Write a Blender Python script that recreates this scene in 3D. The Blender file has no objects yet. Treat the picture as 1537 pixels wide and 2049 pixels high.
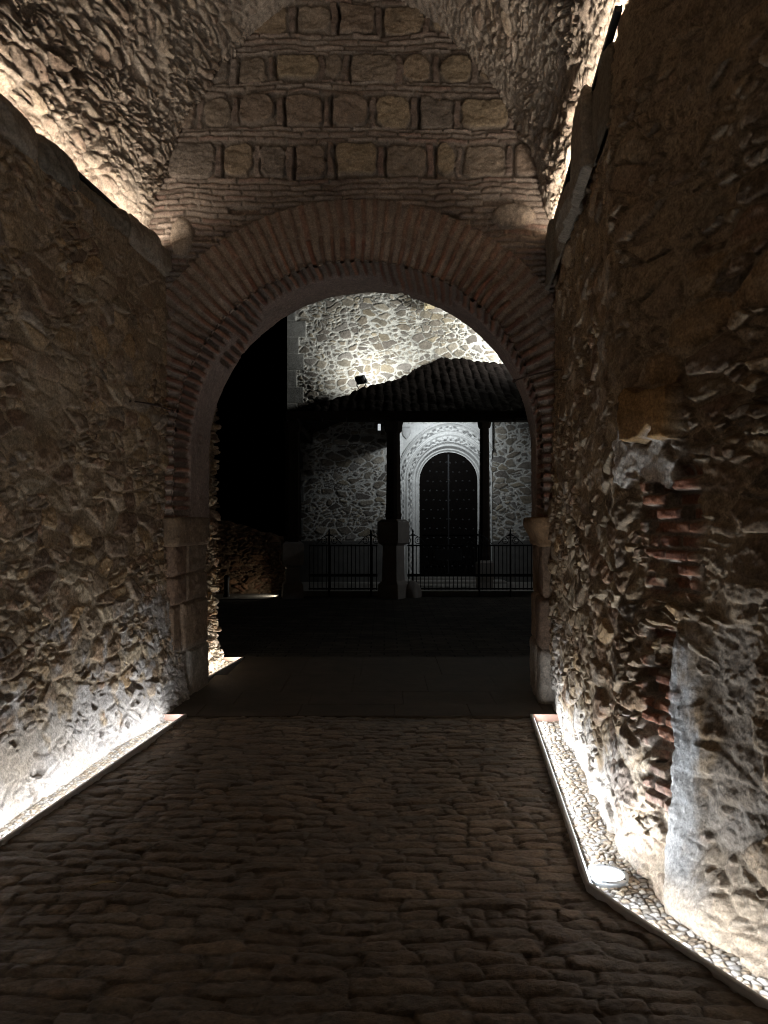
import bpy, math, random
import numpy as np
from mathutils import Vector, Matrix

random.seed(7)
C = bpy.context.scene.collection
R = math.radians
K = 0.107            # the passage runs a few degrees askew of the gate wall
GY = 6.84            # front plane of the gate wall
GB = 7.68            # back plane of the gate wall
f32 = np.float32

# ------------------------------------------------------------------ noise
def hsh(ix, iy, seed):
    n = (ix.astype(np.int64) * 374761393 + iy.astype(np.int64) * 668265263 + int(seed) * 2147483647 + 1013904223)
    n = (n ^ (n >> 13)) * 1274126177
    n = n & 0xffffffff
    n = ((n ^ (n >> 16)) * 2246822519) & 0xffffffff
    n = n ^ (n >> 13)
    return ((n & 0xffffff) / float(0x1000000)).astype(f32)

def vn(x, y, seed):
    ix = np.floor(x); iy = np.floor(y)
    fx = (x - ix); fy = (y - iy)
    fx = fx * fx * fx * (fx * (fx * 6 - 15) + 10); fy = fy * fy * fy * (fy * (fy * 6 - 15) + 10)
    a = hsh(ix, iy, seed); b = hsh(ix + 1, iy, seed); c = hsh(ix, iy + 1, seed); d = hsh(ix + 1, iy + 1, seed)
    return (a + (b - a) * fx) * (1 - fy) + (c + (d - c) * fx) * fy

def fbm(x, y, seed, o=4, gain=.5):
    t = 0; a = 1.; s = 0
    ca, sa = math.cos(.6), math.sin(.6)
    for k in range(o):
        t = t + a * (vn(x, y, seed + k * 17) - .5); s += a; a *= gain
        x, y = (x * ca - y * sa) * 2.03 + 11.3, (x * sa + y * ca) * 2.03 + 5.7
    return t / s * 2          # about -1..1

def ridged(x, y, seed, o=4):
    t = 0; a = 1.; s = 0
    for k in range(o):
        t = t + a * (1 - np.abs(vn(x, y, seed + k * 31) * 2 - 1)); s += a; a *= .5
        x, y = x * 2.1 + 3.1, y * 2.1 + 7.7
    return t / s

def sst(a, b, x):
    t = np.clip((x - a) / (b - a), 0, 1)
    return t * t * (3 - 2 * t)

def voro(u, v, seed, jit=.85):
    """cell units: edge distance, cell id (ix, iy), offset from the seed point"""
    ix = np.floor(u); iy = np.floor(v)
    best = np.full(u.shape, 9e9, f32); bi = ix.copy(); bj = iy.copy(); bx = np.zeros(u.shape, f32); by = bx.copy()
    for i in (-1, 0, 1):
        for j in (-1, 0, 1):
            cx = ix + i; cy = iy + j
            px = cx + .5 + jit * (hsh(cx, cy, seed) - .5) - u
            py = cy + .5 + jit * (hsh(cx, cy, seed + 5) - .5) - v
            d = px * px + py * py
            m = d < best
            best = np.where(m, d, best); bi = np.where(m, cx, bi); bj = np.where(m, cy, bj)
            bx = np.where(m, px, bx); by = np.where(m, py, by)
    e = np.full(u.shape, 9e9, f32)
    for i in (-2, -1, 0, 1, 2):
        for j in (-2, -1, 0, 1, 2):
            if i == 0 and j == 0: continue
            cx = bi + i; cy = bj + j
            px = cx + .5 + jit * (hsh(cx, cy, seed) - .5) - u
            py = cy + .5 + jit * (hsh(cx, cy, seed + 5) - .5) - v
            dx = px - bx; dy = py - by
            L = np.sqrt(dx * dx + dy * dy) + 1e-6
            e = np.minimum(e, ((px + bx) * .5 * dx + (py + by) * .5 * dy) / L)
    return e, bi, bj, -bx, -by

def soft(pal, k=.16):
    out = []
    for p in pal:
        g = sum(p) / 3; out.append(tuple(x + (g - x) * k for x in p))
    return out

def pick(pal, r):
    pal = np.array(pal, f32)
    return pal[np.minimum((r * len(pal)).astype(int), len(pal) - 1)]

def mixc(a, b, t):
    return a * (1 - t[..., None]) + b * t[..., None]

STONE = [(.285, .175, .09), (.355, .24, .125), (.215, .138, .078), (.385, .285, .17), (.26, .148, .078), (.315, .22, .13), (.25, .182, .12), (.35, .215, .092)]
STONE = soft(STONE)
MORT = np.array((.35, .262, .172), f32)
PALE_TONE = np.array((.42, .385, .355), f32)  # pale tone mixed in towards the foot of the left wall

def rubble(u, v, seed, su=.25, sv=.15, amp=.04, big=.5, rough=1., pal=STONE, mort=MORT, join=.16, flush=.5):
    """height (m) and colour of a random rubble face; u, v in metres"""
    w = fbm(u * 2.2, v * 2.2, seed + 1, 2); w2 = fbm(u * 2.2, v * 2.2, seed + 2, 2)
    w3 = fbm(u * 16, v * 18, seed + 3, 4); w4 = fbm(u * 16, v * 18, seed + 4, 4)
    uu = u + .10 * w + .007 * w3; vv = v + .075 * w2 + .006 * w4
    e1, i1, j1, dx1, dy1 = voro(uu / su, vv / sv, seed + 10, 1.)
    k = .43
    e2, i2, j2, dx2, dy2 = voro(uu / (su * k) + 31, vv / (sv * k) + 17, seed + 20, 1.)
    # some cells of the large pattern are broken up into small stones
    sel = hsh(i1, j1, seed + 30) < (1 - big) + .35 * fbm(u * 1.3, v * 1.3, seed + 31, 2)
    e = np.where(sel, np.minimum(e1 * 1.4, e2 * .75), e1)
    I = np.where(sel, i2 + 900, i1); J = np.where(sel, j2 + 900, j1)
    r = hsh(I, J, seed + 41); r2 = hsh(I, J, seed + 42); r3 = hsh(I, J, seed + 43); r4 = hsh(I, J, seed + 44)
    dx = np.where(sel, dx2 * k, dx1); dy = np.where(sel, dy2 * k, dy1)
    e = e + .040 * fbm(u * 34, v * 38, seed + 48, 4)
    jn = fbm(u * 4, v * 4, seed + 50, 3)
    jj = np.maximum(join * (.62 + .7 * jn), .03)
    st = sst(jj * .5, jj * .95, e)
    dome = 1 - np.exp(-np.maximum(e - jj * .5, 0) / .045)
    # broken faces: two tilted planes per stone, the lower of them wins
    p1 = (r3 - .5) * dx * 1.2 + (r4 - .64) * dy * 1.3
    a2 = r2 * 6.283; a3 = r3 * 6.283 + 2
    p2 = .34 + (np.cos(a2) * dx + np.sin(a2) * dy) * 1.5
    p3 = .40 + (np.cos(a3) * dx + np.sin(a3) * dy) * 1.6
    plane = np.minimum(np.minimum(p1, p2), p3) + .05
    hs = amp * (.25 + 1.0 * r2 + .35 * dome + 1.0 * plane)
    hs = np.where(r > .96, -amp * .9, hs)                       # lost stones leave holes
    hs = hs + .30 * amp * fbm(u * 14 + r * 9, v * 26 + r2 * 9, seed + 55, 5)
    fl = fbm(u * 1.5, v * 1.5, seed + 58, 3)                    # mortar now deep, now flush
    hm = amp * (.05 + flush * (.45 + 1.1 * fl) + .40 * fbm(u * 8, v * 9, seed + 60, 4))
    h = hm + (hs - hm) * st
    h = np.maximum(h, hm - amp * .35)
    rg = ridged(u * 7, v * 11, seed + 70, 4) - .55
    fb = fbm(u * 26, v * 30, seed + 80, 4)
    h = h + rough * (.002 * rg + .0055 * fb + .0045 * fbm(u * 75, v * 80, seed + 81, 3))
    col = pick(pal, r3) * (.68 + .62 * r4)[..., None]
    col = col * (1 + .30 * fbm(u * 14, v * 22, seed + 90, 5))[..., None]
    mcol = mort * (1 + .3 * fbm(u * 11, v * 11, seed + 91, 5))[..., None]
    cov = sst(0, amp * .25, h - hm + amp * .08)                 # where the mortar stands proud it covers the stone
    col = mixc(mcol, col, st * (.4 + .6 * cov))
    return h, col, st

# ------------------------------------------------------------------ mesh helpers
def base_loc(o):
    v = Vector((0, 0, 0))
    while o is not None:
        v += o.location; o = o.parent
    return v

def link(name, me, mat, parent=None, loc=None):
    o = bpy.data.objects.new(name, me)
    C.objects.link(o)
    if mat is not None: me.materials.append(mat)
    if parent is not None: o.parent = parent
    elif loc is not None: o.location = loc
    return o

def make(name, V, F, mat, parent=None, loc=(0, 0, 0), col=None, smooth=True):
    """V (n,3) world coordinates, F list/array of faces"""
    V = np.asarray(V, dtype=np.float64)
    off = base_loc(parent) if parent is not None else Vector(loc)
    V = V - np.array(off)
    me = bpy.data.meshes.new(name)
    if isinstance(F, np.ndarray):
        n = len(F); q = F.shape[1]
        me.vertices.add(len(V)); me.vertices.foreach_set('co', V.astype(f32).ravel())
        me.loops.add(n * q); me.loops.foreach_set('vertex_index', F.astype(np.int32).ravel())
        me.polygons.add(n); me.polygons.foreach_set('loop_start', np.arange(0, n * q, q, dtype=np.int32))
        me.update(calc_edges=True)
    else:
        me.from_pydata([tuple(v) for v in V], [], [tuple(f) for f in F]); me.update()
    me.polygons.foreach_set('use_smooth', np.full(len(me.polygons), smooth, dtype=bool))
    if col is not None:
        a = me.attributes.new('Col', 'FLOAT_COLOR', 'POINT')
        c4 = np.ones((len(V), 4), f32); c4[:, :3] = np.clip(col.reshape(-1, 3), .004, .9)
        a.data.foreach_set('color', c4.ravel())
    return link(name, me, mat, parent, loc)

def grid(name, P, mat, parent=None, loc=(0, 0, 0), col=None, mask=None, smooth=True):
    n, m = P.shape[:2]
    idx = np.arange(n * m).reshape(n, m)
    F = np.stack([idx[:-1, :-1], idx[1:, :-1], idx[1:, 1:], idx[:-1, 1:]], -1)
    if mask is not None:
        F = F[mask[:-1, :-1] & mask[1:, :-1] & mask[1:, 1:] & mask[:-1, 1:]]
    F = F.reshape(-1, 4)
    V = P.reshape(-1, 3); cc = None if col is None else col.reshape(-1, 3)
    if mask is not None:
        used = np.zeros(n * m, bool); used[F.ravel()] = True
        remap = np.cumsum(used) - 1
        V = V[used]; F = remap[F]; cc = None if cc is None else cc[used]
    return make(name, V, F, mat, parent, loc, cc, smooth)

def normals(P, sign=1):
    a = np.gradient(P, axis=0); b = np.gradient(P, axis=1)
    n = np.cross(a, b) * sign
    return n / (np.linalg.norm(n, axis=-1, keepdims=True) + 1e-9)

def path(pts, step, smooth=0.0, side=1):
    """resampled plan polyline: xy, normal (to the left of travel * side), arclength. step: one value or f(xy)->step"""
    pts = np.array(pts, float)
    seg = np.linalg.norm(np.diff(pts, axis=0), axis=1); S = np.concatenate([[0], np.cumsum(seg)])
    s = [0.]
    while s[-1] < S[-1]:
        p = (np.interp(s[-1], S, pts[:, 0]), np.interp(s[-1], S, pts[:, 1]))
        s.append(s[-1] + (step(p) if callable(step) else step))
    s = np.array(s); s[-1] = S[-1]
    def at(q): return np.stack([np.interp(q, S, pts[:, 0]), np.interp(q, S, pts[:, 1])], -1)
    if smooth > 0:
        acc = 0
        ks = np.linspace(-1, 1, 9)
        for k in ks:
            acc = acc + at(np.clip(s + k * smooth, 0, S[-1]))
        xy = acc / len(ks)
        xy[0] = pts[0]; xy[-1] = pts[-1]
    else: xy = at(s)
    t = np.gradient(xy, axis=0); t /= np.linalg.norm(t, axis=1, keepdims=True) + 1e-9
    nr = np.stack([-t[:, 1], t[:, 0]], -1) * side
    return xy, nr, s

def wall_base(xy, nr, zs):
    P = np.zeros((len(xy), len(zs), 3)); N = np.zeros_like(P)
    P[..., 0] = xy[:, None, 0]; P[..., 1] = xy[:, None, 1]; P[..., 2] = zs[None, :]
    N[..., 0] = nr[:, None, 0]; N[..., 1] = nr[:, None, 1]
    return P, N

class MB:
    def __init__(s): s.v = []; s.f = []
    def add(s, vs, fs):
        k = len(s.v); s.v += [tuple(v) for v in vs]; s.f += [tuple(i + k for i in f) for f in fs]
    def box(s, x0, x1, y0, y1, z0, z1, rz=0, c=None, bev=0.0):
        if bev > 0:
            s.prism([(x0 + bev, y0), (x1 - bev, y0), (x1, y0 + bev), (x1, y1 - bev), (x1 - bev, y1), (x0 + bev, y1), (x0, y1 - bev), (x0, y0 + bev)], [(z0, 0), (z1 - bev, 0), (z1, bev)], rz, c)
            return
        s.prism([(x0, y0), (x1, y0), (x1, y1), (x0, y1)], [(z0, 0), (z1, 0)], rz, c)
    def prism(s, poly, levels, rz=0, c=None):
        """levels: (z, inset)"""
        cx = sum(p[0] for p in poly) / len(poly); cy = sum(p[1] for p in poly) / len(poly)
        if c is None: c = (cx, cy)
        ca, sa = math.cos(rz), math.sin(rz)
        vs = []; n = len(poly)
        for z, ins in levels:
            for x, y in poly:
                dx, dy = x - cx, y - cy; L = math.hypot(dx, dy) or 1
                x2, y2 = cx + dx * (1 - ins / L), cy + dy * (1 - ins / L)
                rx, ry = x2 - c[0], y2 - c[1]
                vs.append((c[0] + rx * ca - ry * sa, c[1] + rx * sa + ry * ca, z))
        fs = [tuple(range(n))[::-1]]
        for l in range(len(levels) - 1):
            for i in range(n):
                fs.append((l * n + i, l * n + (i + 1) % n, (l + 1) * n + (i + 1) % n, (l + 1) * n + i))
        fs.append(tuple(range((len(levels) - 1) * n, len(levels) * n)))
        s.add(vs, fs)
    def tube(s, pts, r, n=8):
        pts = [Vector(p) for p in pts]; rs = r if isinstance(r, (list, tuple)) else [r] * len(pts)
        vs = []; fs = []
        up = Vector((0, 0, 1))
        for i, p in enumerate(pts):
            t = (pts[min(i + 1, len(pts) - 1)] - pts[max(i - 1, 0)]).normalized()
            a = up if abs(t.z) < .95 else Vector((1, 0, 0))
            x = t.cross(a).normalized(); y = x.cross(t).normalized()
            for k in range(n):
                q = 2 * math.pi * k / n
                vs.append(p + (x * math.cos(q) + y * math.sin(q)) * rs[i])
        for i in range(len(pts) - 1):
            for k in range(n):
                fs.append((i * n + k, i * n + (k + 1) % n, (i + 1) * n + (k + 1) % n, (i + 1) * n + k))
        fs.append(tuple(range(n))[::-1]); fs.append(tuple(range((len(pts) - 1) * n, len(pts) * n)))
        s.add(vs, fs)
    def lathe(s, prof, c, n=24):
        """prof: (r, z)"""
        vs = []; fs = []
        for r, z in prof:
            for k in range(n):
                q = 2 * math.pi * k / n
                vs.append((c[0] + r * math.cos(q), c[1] + r * math.sin(q), c[2] + z))
        for i in range(len(prof) - 1):
            for k in range(n):
                fs.append((i * n + k, i * n + (k + 1) % n, (i + 1) * n + (k + 1) % n, (i + 1) * n + k))
        fs.append(tuple(range(n))[::-1]); fs.append(tuple(range((len(prof) - 1) * n, len(prof) * n)))
        s.add(vs, fs)
    def obox(s, a, b, w, h, zoff=0):
        """bar from a to b, width w (horizontal), height h"""
        a = Vector(a); b = Vector(b); t = (b - a).normalized()
        x = t.cross(Vector((0, 0, 1)));  x = x.normalized() if x.length > 1e-4 else Vector((1, 0, 0))
        y = x.cross(t).normalized()
        vs = []
        for p in (a, b):
            for sx, sy in ((-1, -1), (1, -1), (1, 1), (-1, 1)):
                vs.append(p + x * (sx * w / 2) + y * (sy * h / 2))
        s.add(vs, [(3, 2, 1, 0), (4, 5, 6, 7), (0, 1, 5, 4), (1, 2, 6, 5), (2, 3, 7, 6), (3, 0, 4, 7)])
    def build(s, name, mat, parent=None, loc=(0, 0, 0), smooth=False):
        return make(name, np.array(s.v), s.f, mat, parent, loc, None, smooth)

def tag(o, label=None, cat=None, group=None, kind=None):
    if label: o['label'] = label
    if cat: o['category'] = cat
    if group: o['group'] = group
    if kind: o['kind'] = kind
    return o

def thing(name, label, cat, loc=(0, 0, 0), group=None, rz=0):
    o = bpy.data.objects.new(name, None); C.objects.link(o)
    o.location = loc; o.rotation_euler = (0, 0, rz); o.empty_display_size = .2
    return tag(o, label, cat, group)

# ------------------------------------------------------------------ materials
def newmat(name):
    m = bpy.data.materials.new(name); m.use_nodes = True
    nt = m.node_tree; b = nt.nodes['Principled BSDF']
    return m, nt, b

def tex(nt, scale, detail=6, rough=.6, kind='Object'):
    tc = nt.nodes.new('ShaderNodeTexCoord'); n = nt.nodes.new('ShaderNodeTexNoise')
    n.inputs['Scale'].default_value = scale; n.inputs['Detail'].default_value = detail; n.inputs['Roughness'].default_value = rough
    nt.links.new(tc.outputs[kind], n.inputs['Vector'])
    return n

def masonry(name, rough=.92, grain=70, bump=.006, vary=(.72, 1.25), spec=.25, bscale=38):
    m, nt, b = newmat(name)
    at = nt.nodes.new('ShaderNodeAttribute'); at.attribute_name = 'Col'
    n1 = tex(nt, grain, 7, .7)
    mr = nt.nodes.new('ShaderNodeMapRange'); mr.inputs[1].default_value = .3; mr.inputs[2].default_value = .7
    mr.inputs[3].default_value = vary[0]; mr.inputs[4].default_value = vary[1]
    nt.links.new(n1.outputs['Fac'], mr.inputs[0])
    n4 = tex(nt, grain * .33, 8, .75)
    m2 = nt.nodes.new('ShaderNodeMapRange'); m2.inputs[1].default_value = .32; m2.inputs[2].default_value = .68
    m2.inputs[3].default_value = 1 - (1 - vary[0]) * .8; m2.inputs[4].default_value = 1 + (vary[1] - 1) * .8
    nt.links.new(n4.outputs['Fac'], m2.inputs[0])
    mm = nt.nodes.new('ShaderNodeMath'); mm.operation = 'MULTIPLY'; nt.links.new(mr.outputs[0], mm.inputs[0]); nt.links.new(m2.outputs[0], mm.inputs[1])
    mu = nt.nodes.new('ShaderNodeVectorMath'); mu.operation = 'MULTIPLY'
    nt.links.new(at.outputs['Color'], mu.inputs[0]); nt.links.new(mm.outputs[0], mu.inputs[1])
    nt.links.new(mu.outputs[0], b.inputs['Base Color'])
    n2 = tex(nt, bscale, 12, .76)
    bp = nt.nodes.new('ShaderNodeBump'); bp.inputs['Distance'].default_value = bump * 4.0; bp.inputs['Strength'].default_value = 1.
    nt.links.new(n2.outputs['Fac'], bp.inputs['Height'])
    n3 = tex(nt, bscale * 4.3, 6, .7)
    b2 = nt.nodes.new('ShaderNodeBump'); b2.inputs['Distance'].default_value = bump * .9; b2.inputs['Strength'].default_value = .9
    nt.links.new(n3.outputs['Fac'], b2.inputs['Height']); nt.links.new(bp.outputs[0], b2.inputs['Normal'])
    nt.links.new(b2.outputs[0], b.inputs['Normal'])
    b.inputs['Roughness'].default_value = rough
    b.inputs['Specular IOR Level'].default_value = spec
    return m

def solid(name, c, rough=.7, metal=0., scale=20, var=.3, bump=.002, spec=.4):
    m, nt, b = newmat(name)
    n = tex(nt, scale, 6, .65)
    cr = nt.nodes.new('ShaderNodeMix'); cr.data_type = 'RGBA'
    cr.inputs['A'].default_value = (*[x * (1 - var) for x in c], 1); cr.inputs['B'].default_value = (*[min(1, x * (1 + var)) for x in c], 1)
    nt.links.new(n.outputs['Fac'], cr.inputs['Factor']); nt.links.new(cr.outputs['Result'], b.inputs['Base Color'])
    b.inputs['Roughness'].default_value = rough; b.inputs['Metallic'].default_value = metal
    b.inputs['Specular IOR Level'].default_value = spec
    if bump > 0:
        n2 = tex(nt, scale * 3, 8, .7)
        bp = nt.nodes.new('ShaderNodeBump'); bp.inputs['Distance'].default_value = bump; bp.inputs['Strength'].default_value = .8
        nt.links.new(n2.outputs['Fac'], bp.inputs['Height']); nt.links.new(bp.outputs[0], b.inputs['Normal'])
    return m

def emitter(name, c, st):
    m, nt, b = newmat(name)
    b.inputs['Base Color'].default_value = (.8, .8, .8, 1)
    b.inputs['Emission Color'].default_value = (*c, 1); b.inputs['Emission Strength'].default_value = st
    return m

M = {}
M['wall'] = masonry('rubble_masonry', .93, 75, .005, (.52, 1.42))
M['vault'] = masonry('vault_masonry', .93, 65, .007, (.55, 1.4), .25, 30)
M['gate'] = masonry('brick_masonry', .92, 75, .005, (.58, 1.36))
M['cobble'] = masonry('worn_cobbles', .5, 70, .003, (.62, 1.34), .5, 42)
M['gravel'] = masonry('river_gravel', .8, 120, .002, (.75, 1.2), .35, 90)
M['church'] = masonry('mortared_stone', .93, 26, .008, (.72, 1.25), .25, 14)
M['portal'] = masonry('carved_limestone', .85, 40, .003, (.85, 1.1), .25, 30)
M['ashlar'] = masonry('ashlar_blocks', .9, 60, .0045, (.6, 1.32), .25, 30)
M['slab'] = solid('paving_slab', (.062, .046, .032), .75, 0, 3.5, .6, .009, .2)
M['plaza'] = solid('plaza_paving', (.03, .027, .024), .9, 0, 5, .4, .006, .03)
M['steel'] = solid('galvanised_edge', (.50, .48, .46), .55, .1, 30, .3, .0006)
M['corten'] = solid('rusted_plate', (.42, .26, .20), .75, .1, 18, .35, .0008)
M['black'] = solid('black_metal', (.012, .012, .013), .55, .4, 40, .3, .0004)
M['iron'] = solid('wrought_iron', (.014, .014, .015), .6, .3, 40, .4, .0008)
M['rust'] = solid('rusty_iron', (.05, .028, .018), .8, .3, 40, .5, .001)
M['alu'] = solid('grey_aluminium', (.42, .43, .44), .4, .7, 30, .2, .0004)
M['timber'] = solid('old_timber', (.03, .022, .016), .9, 0, 9, .5, .004, .08)
M['tile'] = solid('roof_tile', (.010, .0075, .0065), .95, 0, 7, .5, .004, .02)
M['door'] = solid('dark_oak', (.005, .004, .0035), .9, 0, 12, .4, .003, .03)
M['stud'] = solid('stud_iron', (.05, .05, .05), .45, .7, 20, .3, .0004)
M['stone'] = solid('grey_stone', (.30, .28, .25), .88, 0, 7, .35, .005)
M['darkstone'] = solid('dark_stone', (.27, .24, .21), .88, 0, 7, .35, .005)
M['cream'] = solid('cream_paint', (.62, .52, .34), .6, 0, 9, .1, .0005)
M['leaf'] = solid('dry_leaf', (.36, .29, .17), .8, 0, 60, .3, .0005)
M['led'] = emitter('cool_led', (.93, .95, 1.0), 6)
M['ledwarm'] = emitter('neutral_led', (1.0, .93, .84), 8)
M['lens'] = emitter('uplight_lens', (.95, .97, 1.0), 5)

# ------------------------------------------------------------------ plan of the passage
def sh(x, y): return x + K * (y - GY)
def kerb_l(y): return sh(-1.60, y)
def kerb_r(y): return np.where(y >= 3.396, 1.27 + K * (y - GY), np.where(y > 1.0, (1.27 + K * (3.396 - GY)) + .455 * (3.396 - y), (1.27 + K * (3.396 - GY)) + .455 * 2.396))
WR = [(sh(1.47, 7.05), 7.05), (sh(1.47, 3.8), 3.8), (1.145 + .33 * 2.8, 1.0), (1.145 + .33 * 2.8 + .05, -3.2)]
def wall_r(y):
    y = np.asarray(y, float)
    return np.interp(-y, [-p[1] for p in WR], [p[0] for p in WR])

# ---- camera
cam = bpy.data.cameras.new('camera'); co = bpy.data.objects.new('camera', cam); C.objects.link(co)
co.location = (0, 0, 1.6)
co.rotation_euler = (R(90 + .76), 0, 0)
cam.sensor_fit = 'HORIZONTAL'; cam.sensor_width = 36; cam.lens = 36 * 1539 / 1537
cam.clip_start = .05; cam.clip_end = 400
bpy.context.scene.camera = co

# ------------------------------------------------------------------ ground
def cobbles(x, y, seed=3):
    wv = .55 * fbm(x * .8, y * .8, seed, 3) + .34 * fbm(x * 2.7, y * 3.2, seed + 1, 3) + .10 * fbm(x * 9, y * 11, seed + 20, 3)
    v = y / .088 + wv * 1.15 + .25 * x
    row = np.floor(v); fv = v - row
    cw = .105 + .13 * hsh(row, row * 0, seed + 2)
    u = x / cw + 7.3 * hsh(row, row * 0, seed + 3) + .22 * fbm(x * 5, y * 7, seed + 4, 3)
    i = np.floor(u)
    def bnd(k): return k + .8 * (hsh(k, row, seed + 5) - .5)
    b0 = bnd(i); i = np.where(u < b0, i - 1, i); b1 = bnd(i + 1); i = np.where(u >= b1, i + 1, i)
    b0 = bnd(i); b1 = bnd(i + 1)
    du = np.minimum(u - b0, b1 - u) * cw; dv = np.minimum(fv, 1 - fv) * .088
    k = 60.
    d = -np.log(np.exp(-k * du) + np.exp(-k * dv)) / k
    d = np.maximum(d + .009 * fbm(x * 22, y * 24, seed + 6, 4), 0)
    r1 = hsh(i, row, seed + 7); r2 = hsh(i, row, seed + 8); r3 = hsh(i, row, seed + 9)
    fill = sst(-.35, .35, fbm(x * 1.7, y * 1.7, seed + 21, 3) + .1)
    h = (.010 - .005 * fill) * (1 - np.exp(-d / .011)) + .013 * (r1 - .5) * (1 - .4 * fill)
    h = h + (r2 - .5) * .17 * (u - (b0 + b1) / 2) * cw + (r3 - .5) * .16 * (fv - .5) * .088
    h = h + .0055 * fbm(x * 12, y * 16, seed + 10, 4) + .0032 * fbm(x * 36, y * 46, seed + 11, 4) + .012 * fbm(x * 1.1, y * 1.1, seed + 12, 2)
    st = sst(.002, .012, d)
    c = pick([(.150, .108, .070), (.168, .122, .08), (.125, .092, .063), (.18, .134, .092), (.14, .097, .062)], r1) * (.78 + .40 * r3)[..., None]
    c = c * (1 + .35 * fbm(x * 12, y * 14, seed + 13, 5) + .2 * fbm(x * 1.5, y * 1.5, seed + 22, 3))[..., None]
    c = c * (1 + .35 * sst(.1, .5, fbm(x * .7, y * .7, seed + 30, 4)) - .25 * sst(.1, .5, fbm(x * .8 + 9, y * .8, seed + 31, 4)))[..., None]
    c = mixc(np.array((.115, .083, .056), f32) * np.ones_like(c), c, st)
    return h - .024, c

def floor_piece(y0, y1, dy, nx):
    ys = np.linspace(y0, y1, int(round((y1 - y0) / dy)) + 1)
    xl = kerb_l(ys) + .004; xr = kerb_r(ys) - .004
    t = np.linspace(0, 1, nx)
    X = xl[:, None] + (xr - xl)[:, None] * t[None, :]; Y = np.repeat(ys[:, None], nx, 1)
    h, c = cobbles(X, Y)
    return np.stack([X, Y, h], -1), c
Pa, ca = floor_piece(-3.2, 2.1, .03, 110)
Pb, cb = floor_piece(2.1, 6.40, .0075, 390)
oa = grid('cobbled_path', Pb, M['cobble'], None, (0, 0, 0), cb); tag(oa, 'worn brown cobblestone path running through the vaulted passage', 'path', kind='structure')
ob = grid('cobbled_path', Pa, M['cobble'], None, (0, 0, 0), ca); tag(ob, 'worn brown cobbles of the path behind the viewpoint', 'path', kind='structure')

# threshold slabs
th = MB()
for k, (y0, y1) in enumerate(((6.404, 6.80), (6.806, 7.30), (7.306, 8.10), (8.106, 9.2))):
    x = -2.3 + .2 * k
    while x < 1.9:
        w = .62 + .35 * random.random()
        x1 = min(x + w, 2.0)
        lx = -2.05 if k == 0 else (-2.1 if y1 < 7.5 else sh(-1.905, y1))
        a = max(x, lx); 
        if k == 0: pass
        if x1 - a > .05: th.box(a + .001, x1 - .001, y0 - .002, y1 + .002, -.12, -.006 + .003 * random.random(), bev=.003)
        x = x1
o = th.build('stone_threshold', M['slab']); tag(o, 'smooth stone slabs of the threshold under the brick arch', 'threshold', kind='structure')
# plaza: a single dark sheet to the horizon
pm, pnt, pb = newmat('plaza_setts')
ptc = pnt.nodes.new('ShaderNodeTexCoord'); pbr = pnt.nodes.new('ShaderNodeTexBrick')
pnt.links.new(ptc.outputs['Object'], pbr.inputs['Vector'])
pbr.inputs['Scale'].default_value = 1.; pbr.inputs['Brick Width'].default_value = .34; pbr.inputs['Row Height'].default_value = .17; pbr.inputs['Mortar Size'].default_value = .012; pbr.inputs['Mortar Smooth'].default_value = .6
pbr.inputs['Color1'].default_value = (.075, .064, .05, 1); pbr.inputs['Color2'].default_value = (.045, .039, .032, 1); pbr.inputs['Mortar'].default_value = (.022, .019, .016, 1)
pn = tex(pnt, 2.2, 8, .7)
pmr = pnt.nodes.new('ShaderNodeMapRange'); pmr.inputs[1].default_value = .3; pmr.inputs[2].default_value = .7; pmr.inputs[3].default_value = .45; pmr.inputs[4].default_value = 1.4
pnt.links.new(pn.outputs['Fac'], pmr.inputs[0])
pmu = pnt.nodes.new('ShaderNodeVectorMath'); pmu.operation = 'MULTIPLY'; pnt.links.new(pbr.outputs['Color'], pmu.inputs[0]); pnt.links.new(pmr.outputs[0], pmu.inputs[1]); pnt.links.new(pmu.outputs[0], pb.inputs['Base Color'])
pn2 = tex(pnt, 14, 8, .7); padd = pnt.nodes.new('ShaderNodeMath'); padd.operation = 'SUBTRACT'; pnt.links.new(pn2.outputs['Fac'], padd.inputs[0]); pnt.links.new(pbr.outputs['Fac'], padd.inputs[1])
pbp = pnt.nodes.new('ShaderNodeBump'); pbp.inputs['Distance'].default_value = .02; pnt.links.new(padd.outputs[0], pbp.inputs['Height']); pnt.links.new(pbp.outputs[0], pb.inputs['Normal'])
pb.inputs['Roughness'].default_value = .85; pb.inputs['Specular IOR Level'].default_value = .12
M['setts'] = pm
V = [(-150, 9.2, -.012), (150, 9.2, -.012), (150, 300, -.012), (-150, 300, -.012)]
o = make('plaza_ground', V, [(0, 1, 2, 3)], M['setts'], smooth=False); tag(o, 'dark paved plaza in front of the church', 'plaza', kind='structure')
V = [(-150, -150, -.20), (150, -150, -.20), (150, 9.2, -.20), (-150, 9.2, -.20)]
o = make('ground', V, [(0, 1, 2, 3)], M['plaza'], smooth=False); tag(o, 'bare ground under the passage', 'ground', kind='structure')

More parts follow.
